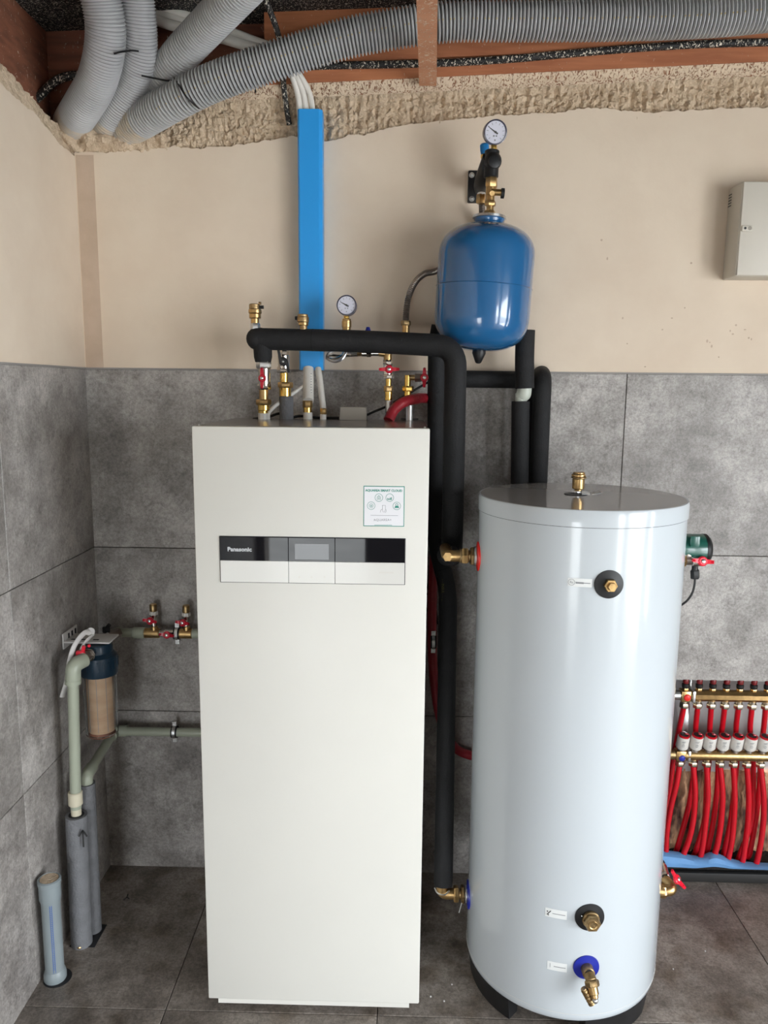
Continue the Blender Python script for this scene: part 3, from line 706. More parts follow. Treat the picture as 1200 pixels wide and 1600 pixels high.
el = thing('brass_elbow', 'brass elbow joining the black insulated pipe to the red ring on the tank', 'pipe fitting', (TX - TR - .05, TY, zr))
x0 = TX - TR - .012
nipple(el, V((x0, TY, zr)), V((-1, 0, 0)), [(.010, .026, 'hex', 'brass_d', 'lock_nut'), (.006, .0165, 'cyl', 'brass_d', 'thread'), (.018, .0225, 'hex', 'brass', 'union_nut'), (.006, .020, 'cyl', 'brass_d', 'collar')], 0)
xe = x0 - .040; p = fillet([V((xe, TY, zr)), V((xe - .034, TY, zr)), V((xe - .034, TY + .10, zr))], .02, 6)
obj('elbow_body', MB().tube(p, .0170, 20), 'brass', el)
obj('elbow_rim', MB().hex(V((xe - .034, TY - .016, zr)), V((xe - .034, TY - .004, zr)), .0150), 'brass', el)
el2 = thing('brass_elbow', 'brass elbow low down joining the black insulated pipe to the blue ring on the tank', 'pipe fitting', (TX - TR - .05, TY, zb))
nipple(el2, V((x0, TY, zb)), V((-1, 0, 0)), [(.010, .025, 'hex', 'brass_d', 'lock_nut'), (.007, .016, 'cyl', 'brass_d', 'thread'), (.015, .0225, 'hex', 'brass', 'union_nut')], 0)
xe = x0 - .032; p = fillet([V((xe, TY, zb)), V((xe - .036, TY, zb)), V((xe - .036, TY, zb + .04))], .02, 6)
obj('elbow_body', MB().tube(p, .0165, 20), 'brass', el2)
obj('locking_wire', MB().tube(spline([V((xe - .058, TY - .012, zb + .026)), V((xe - .050, TY - .026, zb + .020)), V((xe - .030, TY - .031, zb + .018)), V((xe - .014, TY - .022, zb + .026))], 5), .0022, 6), 'steel', el2)
obj('washer_tab', MB().tube([V((x0 - .008, TY - .02, zb - .015)), V((x0 - .016, TY - .024, zb - .045))], .0018, 6), 'steel', el2)

# air vent on the lid
av = thing('air_vent', 'brass air vent standing on top of the round tank', 'air vent', at(903, 773, Z=TZ1))
q = at(903, 773, Z=TZ1); s = mpp(903, 760, q.y)
def up(parent, c, segs, s):
    z = c.z
    for nm, h, r, k, m in segs:
        seg(parent, nm, (c.x, c.y), r * s, k, m, z, z + h * s); z += h * s
    return z
up(av, q, [('base_plate', 1.2, 8, 'cyl', 'blackp'), ('nut', 5, 5, 'hex', 'steel'), ('neck', 3, 6, 'cyl', 'brass'), ('body', 17, 9.5, 'cyl', 'brass'), ('ring', 2, 12, 'cyl', 'brass_d'), ('cap', 5, 10.5, 'cyl', 'brass'), ('cap_top', 2.2, 9, 'cyl', 'brass')], s)
obj('release_screw', MB().cyl(q + V((-.010, 0, 31 * s)), q + V((-.019, -.004, 31 * s)), .004), 'brass', av)
tag(obj('gasket', MB().lathe([(.0315, 0), (.032, .0015), (.0, .002)], (q.x - .006, q.y, TZ1 + .0005), n=28), 'blackp'), 'black gasket scrap around the foot of the tank air vent', 'gasket')
tag(obj('tape_scrap', MB().prism([(q.x + .006, q.y - .022, TZ1 + .003), (q.x + .028, q.y - .024, TZ1 + .003), (q.x + .030, q.y - .010, TZ1 + .006), (q.x + .010, q.y - .008, TZ1 + .010)], (0, 0, .002)).prism([(q.x + .036, q.y - .012, TZ1 + .001), (q.x + .060, q.y - .016, TZ1 + .006), (q.x + .058, q.y + .004, TZ1 + .012), (q.x + .040, q.y + .006, TZ1 + .005)], (0, 0, .002)), 'paper'), 'scrap of white tape on the lid beside the air vent', 'tape')

# circulation pump on the right of the tank
YP = TY + .0
pm = thing('circulation_pump', 'small green pump with red valve handle on the right side of the tank', 'pump', at(1075, 875, YP))
a = at(1062, 857, YP); b = at(1103, 857, YP); r_ = 23.5 * mpp(1090, 857, YP)
obj('motor', MB().lathe([(r_, 0), (r_, b.x - a.x - .008), (r_ * .93, b.x - a.x)], a, (1, 0, 0), 40), 'green', pm)
obj('motor_cap', MB().lathe([(r_ * 1.02, b.x - a.x - .010), (r_ * 1.02, b.x - a.x - .002), (r_ * .80, b.x - a.x + .007)], a, (1, 0, 0), 40), 'blackp', pm)
qa = at(1086, 846, YP - r_); obj('motor_recess', MB().rbox((qa.x, YP - r_ * .985, qa.z), (.026, .006, .030), .0025), 'green', pm)
qa = at(1073, 872, YP - .02); obj('volute', MB().cyl(qa + V((-.03, 0, 0)), qa + V((.018, 0, 0)), .019).sphere(qa + V((-.004, -.0, .01)), .022, 16), 'dirty', pm)
obj('outlet_nut', MB().hex(qa + V((-.034, -.012, -.004)), qa + V((-.008, -.012, -.004)), .018), 'brass', pm)
obj('valve_body', MB().cyl(qa + V((.010, -.012, -.006)), qa + V((.044, -.012, -.006)), .0135), 'chrome', pm)
c = at(1097, 877, YP - .045); butterfly(pm, c, (0.1, -1, .25), (1, 0, -.08), .0135, .030, 'redh_b')
qa = at(1086, 884, YP - .01); qb = at(1086, 904, YP - .01)
obj('cable_gland', MB().cyl(qa + V((0, 0, .006)), qa - V((0, 0, .016)), .0085).hex(qa - V((0, 0, .012)), qb, .0125), 'blackp', pm)
cab_ = spline(P(YP - .01, (1086, 902), (1085, 915), (1081, 928), (1073, 939), (1062, 947), (1050, 953)), 6)
tag(obj('power_cable', MB().tube(cab_, .0032, 8), 'blackp'), 'thin black cable hanging from the green pump behind the tank', 'cable')
# lower right elbow and valve
lr = thing('return_valve', 'brass elbow with red handled valve low on the right side of the tank', 'valve', at(1035, 1390, TY))
q = at(1034, 1392, TY); obj('stub', MB().cyl(q - V((.03, 0, 0)), q + V((.006, 0, 0)), .020), 'brass', lr)
obj('elbow', MB().tube(fillet([q, q + V((.034, 0, .006)), q + V((.006, .05, .022))], .022, 6), .0175, 18), 'brass', lr)
obj('hex_nut', MB().hex(q + V((-.004, 0, 0)), q + V((.010, 0, 0)), .021), 'brass', lr)
q2_ = at(1044, 1372, TY + .06); obj('valve_body', MB().cyl(q + V((.018, .035, .014)), q2_ + V((-.01, .04, .01)), .019).hex(q + V((.016, .03, .014)), q + V((.010, .046, .020)), .022), 'chrome', lr)
butterfly(lr, at(1057, 1374, TY + .0), (.6, -.6, .5), (.5, .1, -1), .014, .034, 'redh_b')
obj('seal_ring', MB().cyl(q2_ + V((-.012, .04, .012)), q2_ + V((-.02, .06, .02)), .020), 'blackp', lr)

# ================================================================ INSULATED PIPES
def insul(name, pts, r, label, m='foam', seams=(), cat='pipe', n=24):
    t = thing(name, label, cat, pts[0]); ps = resample(pts, .012)
    rs = [r * (1 + .018 * noise.noise((p.x * 9, p.y * 9, p.z * 9))) for p in ps]
    rs[0] *= .94; rs[-1] *= .94
    obj('foam_sleeve', MB().tube(ps, rs, n), m, t)
    for s_ in seams:
        i = int(s_ * (len(ps) - 1)); obj('joint', MB().tube([ps[i], ps[i] + (ps[i + 1] - ps[i]) * .25], r * 1.012, n, cap=False), 'foam_seam', t)
    return t
YA = -.21
pa = fillet([at(402, 529.5, YA), at(560, 533, -.235), at(712.5, 541, -.28), at(707.5, 800, -.28), at(705.5, 876, -.28)], .062, 10)
A = insul('insulated_pipe', pa, .0325, 'long black insulated pipe over the cabinet, bending down to the red ring', seams=(.14,))
obj('end_bulge', MB().sphere(at(402, 529.5, YA), .0335, 20).cyl(at(402, 529.5, YA), at(412, 529.5, YA), .033), 'foam', A)
obj('down_stub', MB().tube([at(410, 530, YA), at(411, 558, YA), at(411, 566, YA)], [.029, .0275, .0235], 24), 'foam', A)
obj('side_stub', MB().tube([at(706, 868, -.29), at(699, 868, -.36), at(703, 868, -.40)], [.032, .031, .027], 20), 'foam', A)
for px in (627, 641): obj('dent', MB().sphere(at(px, 532, -.285), .0072, 12, (.7, .5, 1)), 'foam', A)
pb = fillet([at(672, 520, -.105), at(683, 522, -.105), at(681, 700, -.100), at(681, 850, -.100), at(701, 925, -.16), at(697.5, 1100, -.30), at(692.5, 1384, TY)], .06, 8)
B = insul('insulated_pipe', pb, .0285, 'black insulated pipe behind the cabinet edge running down to the blue ring', seams=(.45,))
obj('yellow_print', text_mesh('- - INSUL - - 22', .012, at(690, 905, -.19), (.02, 0, -1), (1, 0, .02), .0003), 'yellow_print', B)
Bx = thing('insulated_pipe', 'horizontal black insulated pipe on the wall under the blue vessel', 'pipe', at(700, 592, -.04))
obj('foam_sleeve', MB().tube(resample(fillet([at(706, 592, -.036), at(838, 594, -.036), at(833, 780, -.036)], .05), .015), .0275, 22), 'foam', Bx)
C_ = thing('insulated_pipe', 'black insulated pipe right of the vessel bending down behind the tank', 'pipe', at(845, 590, -.05))
obj('foam_sleeve', MB().tube(resample(fillet([at(846, 585, -.030), at(848, 592, -.10), at(846, 640, -.105), at(838, 830, -.10)], .03), .015), .0285, 22), 'foam', C_)
D_ = thing('insulated_pipe', 'short black insulated pipe ending in a pale elbow beside the blue vessel', 'pipe', at(822, 600, -.13))
obj('foam_sleeve', MB().tube(resample([at(821, 516, -.125), at(819.5, 560, -.125), at(820, 607, -.125)], .015), .0300, 22), 'foam', D_)
obj('pale_elbow', MB().tube(fillet([at(820, 600, -.125), at(819, 617, -.125), at(813, 617, -.115)], .015), .0225, 18).sphere(at(819, 614, -.125), .0225, 16).cyl(at(814, 614, -.12), at(814, 630, -.12), .0185), 'ppr_w', D_, 'pale green plastic elbow')
E_ = thing('insulated_pipe', 'vertical black insulated pipe below the pale elbow, going behind the tank', 'pipe', at(814, 690, -.13))
obj('foam_sleeve', MB().tube(resample([at(813.5, 627, -.12), at(812.5, 700, -.12), at(811, 830, -.12)], .015), .0285, 22), 'foam', E_)

# red hose
hp = spline(P3((607, 657, -.24), (616, 640, -.22), (630, 629, -.20), (646, 624, -.17), (662, 622, -.105), (678, 628, -.055), (690, 652, -.045), (690, 720, -.038), (684, 800, -.035), (677, 900, -.035), (675, 980, -.035), (678, 1060, -.035), (690, 1130, -.035), (708, 1165, -.035), (735, 1180, -.03), (790, 1188, -.03)), 8)
tag(obj('red_hose', MB().tube(hp, .0165, 16), 'redhose'), 'dark red corrugated hose arching from the cabinet top behind the black pipes', 'hose')

# ================================================================ BLUE TRUNKING AND WHITE PIPES
tr = thing('cable_trunking', 'bright blue vertical trunking fixed to the plaster wall behind the pipes', 'trunking', at(485, 578, 0))
tl = at(463, 170, -.06); trr = at(503, 170, -.06); bl_ = at(468.5, 578, -.06); br = at(504.5, 578, -.06)
x0, x1, z1, z0 = (tl.x + bl_.x) / 2, (trr.x + br.x) / 2, tl.z, bl_.z
xo = .010
mb = MB(); prof = [(x0, -.002), (x0, -.052), (x0 + .006, -.060), (x1 - xo, -.060), (x1, -.050), (x1, -.002), (x1 - .003, -.002), (x1 - .003, -.047), (x1 - xo - .002, -.056), (x0 + .007, -.056), (x0 + .003, -.050), (x0 + .003, -.002)]
mb.prism([(x, y, z0) for x, y in prof], (0, 0, z1 - z0)); obj('cover', mb, 'trunk', tr, angle=20)
obj('back_strip', MB().bb((x0 + .003, -.004, z0), (x1 - .003, -.0012, z1)), 'trunk', tr)
wp = 'white pipes above the blue trunking'
for i, (a, b_, r_) in enumerate((((452, 108), (470, 172), .0095), ((457, 106), (480, 172), .0095), ((462, 104), (491, 172), .0085))):
    p_ = spline([at(a[0] - 40, a[1] - 32, -.07), at(a[0] - 10, a[1] - 10, -.065), at(a[0] + 3, a[1] + 8, -.06), at(a[0] + (b_[0] - a[0]) * .75, (a[1] + b_[1]) / 2 + 8, -.04), at(b_[0], b_[1] + 20, -.035)], 8)
    lab = ('white pipe entering the blue trunking, left of three', 'white pipe entering the blue trunking, middle of three', 'white pipe entering the blue trunking, right of three')[i]
    tag(obj('white_pipe', MB().tube(p_, r_, 12), 'white_pipe'), lab, 'pipe', wp)
for i, (y0, y1, Y) in enumerate(((10, 66, -.06), (20, 71, -.06), (31, 76, -.07))):
    p_ = spline([at(236, y0 - 2, Y), at(270, y0 + 9, Y), at(335, (y0 + y1) / 2 + 3, Y), at(400, y1, Y), at(445, y1 + 16, Y)], 8)
    lab = ('upper white pipe between the grey conduits near the ceiling', 'middle white pipe between the grey conduits near the ceiling', 'lower white pipe between the grey conduits near the ceiling')[i]
    tag(obj('white_pipe', MB().tube(p_, .0150, 14), 'white_pipe'), lab, 'pipe', 'white pipes near the ceiling')

# ================================================================ CORRUGATED CONDUITS
def conduit(pts, r, pitch, label, depth=.0035, dusty=0, taper=None, groove_shade='groove_shade', marks=False):
    t = thing('corrugated_conduit', label, 'conduit', pts[0]); ps = spline(pts, 12)
    sub = 4; q = resample(ps, pitch / sub)
    rs = [r - depth * (0, .02, 1, .95)[i % 4] for i in range(len(q))]
    if taper: n = len(q); rs = [x * (taper[0] + (taper[1] - taper[0]) * i / n) for i, x in enumerate(rs)]
    k = int(len(q) * dusty) // 4 * 4
    if k: obj('dusty_end', MB().tube(q[:k + 1], rs[:k + 1], 30), 'conduit_dust', t, 'plaster covered end')
    o = obj('corrugated_tube', MB().tube(q[k:], rs[k:], 30), 'conduit', t)
    o.data.materials.append(M[groove_shade])  # darker slot paints shade into the grooves of a one-colour tube
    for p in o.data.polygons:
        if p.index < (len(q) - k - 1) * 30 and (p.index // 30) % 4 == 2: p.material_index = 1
    if marks:
        mb = MB()
        for i in range(k + 40, len(q) - 1, 4):
            if (i // 4) % 9 in (0, 1, 3, 4, 6):
                d = (CAM - q[i]).normalized(); T_ = (q[i + 1] - q[i]).normalized(); d = (d - T_ * d.dot(T_)).normalized(); d = (d + V((0, 0, .12))).normalized()
                mb.box(q[i] + d * (r - .0002), (.003, .003, .0035))
        obj('yellow_print', mb, 'conduit_print', t, stuff=True)
    return t
conduit(P3((112, 194, .01), (118, 184, -.03), (130, 165, -.09), (150, 130, -.15), (162, 87, -.21), (165, 43, -.25), (158, 0, -.28), (150, -30, -.30)), .0560, .0078, 'leftmost grey corrugated conduit coming down from the ceiling', .0040, .14, groove_shade='groove_shade_pale')
conduit(P3((164, 194, .02), (172, 184, -.02), (187, 163, -.06), (206, 130, -.10), (218, 87, -.15), (218, 43, -.19), (214, 0, -.22), (210, -30, -.24)), .0500, .0078, 'second grey corrugated conduit from the left', .004, .13, groove_shade='groove_shade_pale')
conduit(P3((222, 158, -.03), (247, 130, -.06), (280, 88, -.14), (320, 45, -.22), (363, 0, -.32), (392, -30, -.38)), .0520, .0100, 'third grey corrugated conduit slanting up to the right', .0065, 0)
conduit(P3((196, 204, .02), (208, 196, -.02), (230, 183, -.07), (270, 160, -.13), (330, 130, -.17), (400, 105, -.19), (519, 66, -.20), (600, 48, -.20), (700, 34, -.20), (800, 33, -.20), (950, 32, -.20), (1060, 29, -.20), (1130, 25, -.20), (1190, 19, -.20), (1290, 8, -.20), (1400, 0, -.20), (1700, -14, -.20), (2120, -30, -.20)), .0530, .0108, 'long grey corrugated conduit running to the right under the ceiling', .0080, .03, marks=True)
# mortar packed round the conduit ends
mb = MB(); K = 60
for i in range(K + 1):
    for j in range(21):
        x = -.05 + .354 * i / K; t = j / 20; z = 2.486 + .085 * t
        mb.v.append(V((x, .01 - .075 * sin(pi * min(1, .10 + t * .90)) * (1 - .6 * i / K) * (0.6 + .6 * noise.noise((x * 25, z * 25, 2))) - .01 * noise.noise((x * 90, z * 90, 3)), z)))
for i in range(K):
    for j in range(20): a = i * 21 + j; mb.f.append((a, a + 1, a + 22, a + 21))
tag(obj('mortar_plug', mb, 'mortar'), 'lumpy mortar packed round the lower ends of the grey conduits', 'mortar')
def tie(name, pts, label, Y=None, r=.0028):
    tag(obj(name, MB().tube(spline(pts, 5), r, 6), 'blackp'), label, 'cable tie')
tie('cable_tie', P3((178, 84, -.265), (190, 81, -.262), (205, 79, -.235), (216, 80, -.215)), 'black cable tie joining the two leftmost conduits')
tie('cable_tie', P3((221, 118, -.175), (240, 122, -.165), (262, 126, -.165), (277, 125, -.16)), 'black cable tie between second and third conduit')
tie('cable_tie', P3((272, 122, -.165), (281, 135, -.205), (290, 150, -.215), (300, 160, -.20), (311, 169, -.155)), 'black cable tie round the long conduit at its lower left end')
tie('cable_tie', P3((399, 125, -.12), (399, 145, -.12)), 'loose end of a black cable tie hanging under the long conduit', r=.002)
bc = spline(P3((412, -5, -.22), (425, 25, -.20), (436, 60, -.18), (441, 100, -.14), (443, 130, -.05), (447, 165, -.022), (452, 195, -.014)), 8)
tag(obj('black_cable', MB().tube(bc, .0085, 10), 'membrane2'), 'black cable crossing behind the long conduit down to the mortar', 'cable')
bc = spline(P3((45, 166, -.05), (62, 150, -.05), (85, 128, -.06), (108, 119, -.06), (140, 117, -.05)), 8)
tag(obj('black_cable', MB().tube(bc, .0125, 12), 'membrane2'), 'black cable curving out of the upper left corner behind the conduits', 'cable')

# ================================================================ FITTINGS ON TOP OF THE CABINET
Y1 = YA
v1 = thing('ball_valve', 'ball valve with red handle below the end of the long black pipe', 'valve', at(412, 654, Y1))
vstack(v1, Y1, [('steel_nut', 412, 563, 576, 11, 'hex', 'steel'), ('valve_body', 413, 575, 604, 9.5, 'cyl', 'chrome'), ('valve_nut', 413, 599, 609, 9.5, 'hex', 'chrome'), ('nipple', 412, 608, 626, 7, 'cyl', 'brass'), ('union_nut', 412, 624, 633, 11, 'hex', 'brass'), ('lower_nut', 412, 632, 642, 9.2, 'cyl', 'brass_y'), ('lower_ring', 411, 641, 646, 7.5, 'cyl', 'brass_y'), ('white_collar', 411, 645, 659, 7.5, 'cyl', 'white_pipe')])
butterfly(v1, at(410, 591, Y1 - .030), (-.1, -1, 0), (0.02, 0, 1), .0115, .030, 'redh')
av1 = thing('air_vent', 'brass air vent on the left end of the long black pipe', 'air vent', at(399, 512, Y1))
vstack(av1, Y1, [('cap', 397.5, 475, 484, 8.2, 'cyl', 'brass_d'), ('ring', 398.5, 483, 490.5, 10.2, 'cyl', 'brass'), ('body', 398.5, 490, 498, 9, 'cyl', 'brass'), ('neck', 398.5, 497, 506, 6.2, 'cyl', 'brass'), ('steel_nut', 399, 505, 515, 7, 'hex', 'steel')])
obj('side_knob', MB().cyl(at(405, 480, Y1), at(412, 480, Y1), .005), 'blackp', av1)
obj('top_lug', MB().cyl(at(404, 473.5, Y1), at(408, 474, Y1), .004), 'brass_d', av1)

Y2 = -.17
v2 = thing('ball_valve', 'ball valve with black lever, second from the left on the cabinet', 'valve', at(446, 654, Y2))
vstack(v2, Y2, [('upper_nut', 444, 543, 556, 6.5, 'hex', 'chrome'), ('valve_body', 443, 555, 577, 9, 'cyl', 'chrome'), ('valve_nut', 442, 573, 583, 8.5, 'hex', 'chrome'), ('nipple', 444, 582, 598, 6.5, 'cyl', 'brass_y'), ('union_nut', 446, 597, 606, 11, 'hex', 'brass'), ('lower_nut', 445.5, 605, 620, 9.2, 'cyl', 'brass_y'), ('grey_sleeve', 447.5, 619, 658, 11, 'cyl', 'grey_foam')])
c = at(443, 565, Y2 - .035); mb = MB(); mb.lathe([(.011, -.004), (.0135, 0), (.0135, .005), (.010, .008)], c, (0, -1, 0), 20)
mb.prism([at(433, 547, Y2 - .042), at(437, 547, Y2 - .042), at(441, 562, Y2 - .042), at(436, 565, Y2 - .042)], (0, .004, 0)); mb.prism([at(445, 563, Y2 - .042), at(449.5, 563, Y2 - .042), at(453, 582, Y2 - .042), at(449, 582, Y2 - .042)], (0, .004, 0))
h = obj('handle', mb, 'blackp', v2); obj('screw', MB().sphere(c + V((0, -.009, 0)), .0038, 10), 'steel', h)
av2 = thing('air_vent', 'brass air vent with black knob in front of the blue trunking', 'air vent', at(474, 515, -.222))
vstack(av2, -.222, [('cap', 473, 491, 496, 8.2, 'cyl', 'brass_d'), ('body', 473.5, 495, 504, 9.2, 'cyl', 'brass_d'), ('ring', 474, 503, 509, 7.8, 'cyl', 'brass'), ('neck', 474, 508, 522, 6, 'cyl', 'brass_d')])
obj('side_knob', MB().cyl(at(465, 497, -.222), at(461, 497, -.222), .0052), 'blackp', av2)

w1 = thing('white_pipe', 'thick white pipe with printed scale below the blue trunking', 'pipe', at(482, 655, -.15))
obj('sleeve', MB().tube([at(482, 576, -.06), at(482, 600, -.09), at(481.5, 627, -.14)], .0170, 20), 'white_pipe', w1)
mb = MB()
for k in range(10): q = at(489, 584 + k * 4.2, -.085 - .005 * k); mb.box(q + V((-.004, -.0125, 0)), (.004, .002, .0015))
obj('printed_scale', mb, 'ink_soft', w1)
vstack(w1, -.165, [('union_nut', 480.5, 626, 637, 7.2, 'hex', 'brass'), ('lower_nut', 480.5, 636, 645, 6.6, 'cyl', 'brass_y'), ('stub', 481, 644, 657, 7.2, 'cyl', 'white_pipe')])
w2 = thing('white_pipe', 'thinner white pipe slanting down right of the thick one', 'pipe', at(506, 655, -.15))
obj('sleeve', MB().tube(spline([at(497, 576, -.06), at(500, 595, -.09), at(505, 640, -.14)], 5), .0098, 14), 'white_pipe', w2)
vstack(w2, -.165, [('nut', 505.5, 638, 648, 4.8, 'hex', 'brass'), ('stub', 505, 647, 657, 5, 'cyl', 'white_pipe')])
p_ = fillet(P3((419, 655, -.20), (419, 645, -.20), (430, 634, -.19), (447, 622, -.14), (474, 604, -.10), (480, 598, -.08)), .012)
tag(obj('thin_pipe', MB().tube(p_, .0062, 10), 'white_pipe'), 'thin pale pipe bending behind the black levered valve', 'pipe')

gb = thing('junction_box', 'small grey beige box lying on the cabinet top', 'box', at(551, 655, -.19))
a = at(531, 636, -.19); b = at(573, 656, -.19); mb = MB()
mb.prism([(a.x - .001, -.20, b.z), (b.x, -.20, b.z), (b.x - .001, -.20, a.z), (a.x + .003, -.20, a.z)], (0, .05, 0)); obj('cover', mb, 'greybox', gb, smooth=False)
obj('base', MB().bb((a.x + .002, -.195, CZ1), (b.x - .003, -.145, b.z + .002)), 'greybox', gb)
p_ = spline(P3((570, 650, -.16), (585, 643, -.15), (610, 632, -.13), (640, 614, -.11), (664, 600, -.09), (685, 588, -.075 + .05)), 6)
tag(obj('black_cable', MB().tube(p_, .0038, 8), 'blackp'), 'thin black cable rising right from the small box on the cabinet', 'cable')
p_ = spline(P3((395, 655, -.17), (420, 651, -.16), (438, 646, -.155), (455, 652, -.15), (470, 650, -.135), (500, 653, -.135), (530, 653, -.14)), 6)
tag(obj('black_cable', MB().tube(p_, .0042, 8), 'blackp'), 'black cable lying along the back of the cabinet top', 'cable')

Y4 = -.17
v4 = thing('ball_valve', 'ball valve with horizontal red handle right of the small box', 'valve', at(607, 655, Y4))
vstack(v4, Y4, [('tee', 606, 547, 564, 6.5, 'cyl', 'brass'), ('upper_nut', 606, 562, 571, 7, 'hex', 'chrome'), ('valve_body', 606, 570, 586, 7, 'cyl', 'chrome'), ('lower_nut', 607, 584, 592, 7, 'hex', 'chrome'), ('nipple', 607, 591, 605, 4.5, 'cyl', 'brass_y'), ('union_nut', 607, 603, 612, 6.8, 'hex', 'brass'), ('lower_ring', 607, 611, 626, 5.8, 'cyl', 'brass_y'), ('grey_pipe', 608, 625, 658, 5.8, 'cyl', 'steel')])
obj('tee_arm', MB().cyl(at(606, 553, Y4), at(592, 552, Y4), .0095), 'brass', v4)
butterfly(v4, at(608, 577, Y4 - .032), (0, -1, 0), (1, 0, .02), .0125, .030, 'redh')
fl = thing('braided_line', 'thin steel braided line coiled left of the red handled valve', 'hose', at(560, 552, Y4))
obj('line', MB().tube(spline(P3((560, 553, Y4), (545, 551, Y4), (528, 547, Y4), (513, 552, Y4 - .01), (511, 560, Y4 - .02), (524, 565, Y4 - .03), (536, 559, Y4 - .03), (542, 545, Y4 - .02), (543, 536, Y4)), 8), .0042, 8), 'steel', fl)
obj('second_loop', MB().tube(spline(P3((560, 555, Y4 + .01), (535, 556, Y4), (517, 555, Y4), (512, 558, Y4 - .01), (520, 561, Y4 - .02), (533, 557, Y4 - .02), (538, 548, Y4), (538, 536, Y4 + .01)), 8), .0038, 8), 'chrome', fl)
for x0, x1, r_, m, k in ((558, 566, .0085, 'brass_d', 'hex'), (565, 573, .010, 'chrome', 'cyl'), (573, 580, .011, 'chrome', 'hex'), (580, 592, .0085, 'chrome', 'cyl')):
    xcyl(fl, 'coupling', at(x0, 552, Y4), at(x1, 552, Y4), r_, m, k)
tag(obj('navy_knob', MB().tube([at(575, 524, -.15), at(575, 516, -.15), at(575, 511, -.15)], [.0085, .0085, .005], 14), 'bluering'), 'small navy blue knob peeping over the long black pipe', 'knob')
g1 = thing('pressure_gauge', 'round pressure gauge on brass stem above the long black pipe', 'gauge', at(541, 520, -.17))
gauge(g1, at(541.5, 477, -.19), (-.05, -1, .05), 15.6 * mpp(541, 477, -.19), 152)
vstack(g1, -.17, [('stem', 541.5, 492, 499, 4, 'hex', 'brass_y'), ('nut', 541.5, 498, 502, 6.5, 'hex', 'brass'), ('adapter', 541.5, 501, 512, 7.6, 'cyl', 'brass'), ('lower_adapter', 541.5, 511, 524, 6.5, 'cyl', 'brass')])
v5 = thing('angle_valve', 'brass angle fitting with red handled valve beside the rear black pipe', 'valve', at(638, 655, -.15))
vstack(v5, -.17, [('elbow_body', 637, 586, 604, 5, 'cyl', 'brass_y'), ('union_nut', 637.5, 603, 611.5, 8.2, 'hex', 'brass_y'), ('lower_ring', 637, 611, 622, 5.5, 'cyl', 'brass_y'), ('grey_pipe', 640, 621, 658, 6, 'cyl', 'steel')])
for x0, x1, r_, m, k in ((637, 649, .0085, 'brass_d', 'cyl'), (648, 659, .0125, 'dirty', 'hex')): xcyl(v5, 'arm', at(x0, 590, -.17), at(x1, 590, -.17), r_, m, k)
butterfly(v5, at(663, 590, -.19), (0, -1, 0), (0, 0, 1), .0125, .0285, 'redh')
obj('rubber_sheet', MB().lathe([(.028, 0), (.028, .002)], at(640, 655, -.15), n=20), 'blackp', v5)

# flexible steel hose
fh = thing('flexible_steel_hose', 'ribbed stainless steel hose curving from the pipe up behind the blue vessel', 'hose', at(634, 500, -.13))
p_ = spline(P3((634, 505, -.13), (635, 485, -.125), (639, 462, -.12), (649, 441, -.10), (663, 428, -.07), (680, 424, -.035), (705, 410, -.014), (738, 385, -.014), (752, 350, -.03), (753, 318, -.075)), 12)
obj('ribbed_hose', ribbed(p_, .0102, .0062, .0030, 16), 'dirty', fh)
vstack(fh, -.13, [('union_nut', 634, 501, 508.5, 7.4, 'hex', 'brass_d'), ('tail', 634, 508, 526, 6, 'cyl', 'brass')])

# ================================================================ EXPANSION VESSEL
YV = -.175
ax0 = at(748.5, 549, YV); ax1 = at(764, 349, YV); axv = (ax1 - ax0).normalized(); H = (ax1 - ax0).length
VR = 75.5 * mpp(757, 450, YV - .03)
vs = thing('expansion_vessel', 'blue expansion vessel hanging on the plaster wall', 'vessel', ax0)
def arc(r, h0, h1, k=10, top=True, e=2.5):
    out = []
    for i in range(k + 1):
        t = i / k * pi / 2
        rr = r * (cos(t) ** (2 / e)); hh = (sin(t) ** (2 / e)); out.append((rr, h0 + (h1 - h0) * hh))
    return out
up_ = [p for p in arc(VR, H * .74, H * 1.0, 14, e=2.4) if p[0] > .036]
lo_ = [p for p in arc(VR, H * .30, 0, 14, e=2.6) if p[0] > .01]
hs = at(757, 450, YV - VR).z
shell_lo = list(reversed(lo_)) + [(VR, H * .50)]
obj('lower_shell', MB().lathe(shell_lo, ax0, axv, 64), 'vessel', vs)
obj('upper_shell', MB().lathe([(VR * .997, H * .50)] + up_ + [(.040, H * .995)], ax0, axv, 64), 'vessel', vs)
obj('seam', MB().lathe([(VR, H * .497), (VR + .0018, H * .5), (VR, H * .503)], ax0, axv, 64, cap=False), 'vessel', vs)
rn = 24.5 * mpp(764, 350, YV)
obj('neck', MB().lathe([(rn * .95, H * .965), (rn * .88, H * .995), (rn * .98, H * 1.02), (rn * .98, H * 1.03)], ax0, axv, 40), 'vessel', vs)
obj('flange', MB().lathe([(rn * .98, H * 1.03), (rn * 1.07, H * 1.034), (rn * 1.07, H * 1.052), (rn * .9, H * 1.058)], ax0, axv, 40), 'steel', vs, 'silver flange ring')
obj('valve_cap', MB().lathe([(.0200, .004), (.021, -.006), (.009, -.034), (.004, -.037)], ax0, axv, 24), 'blackp', vs, 'black cone under the vessel')

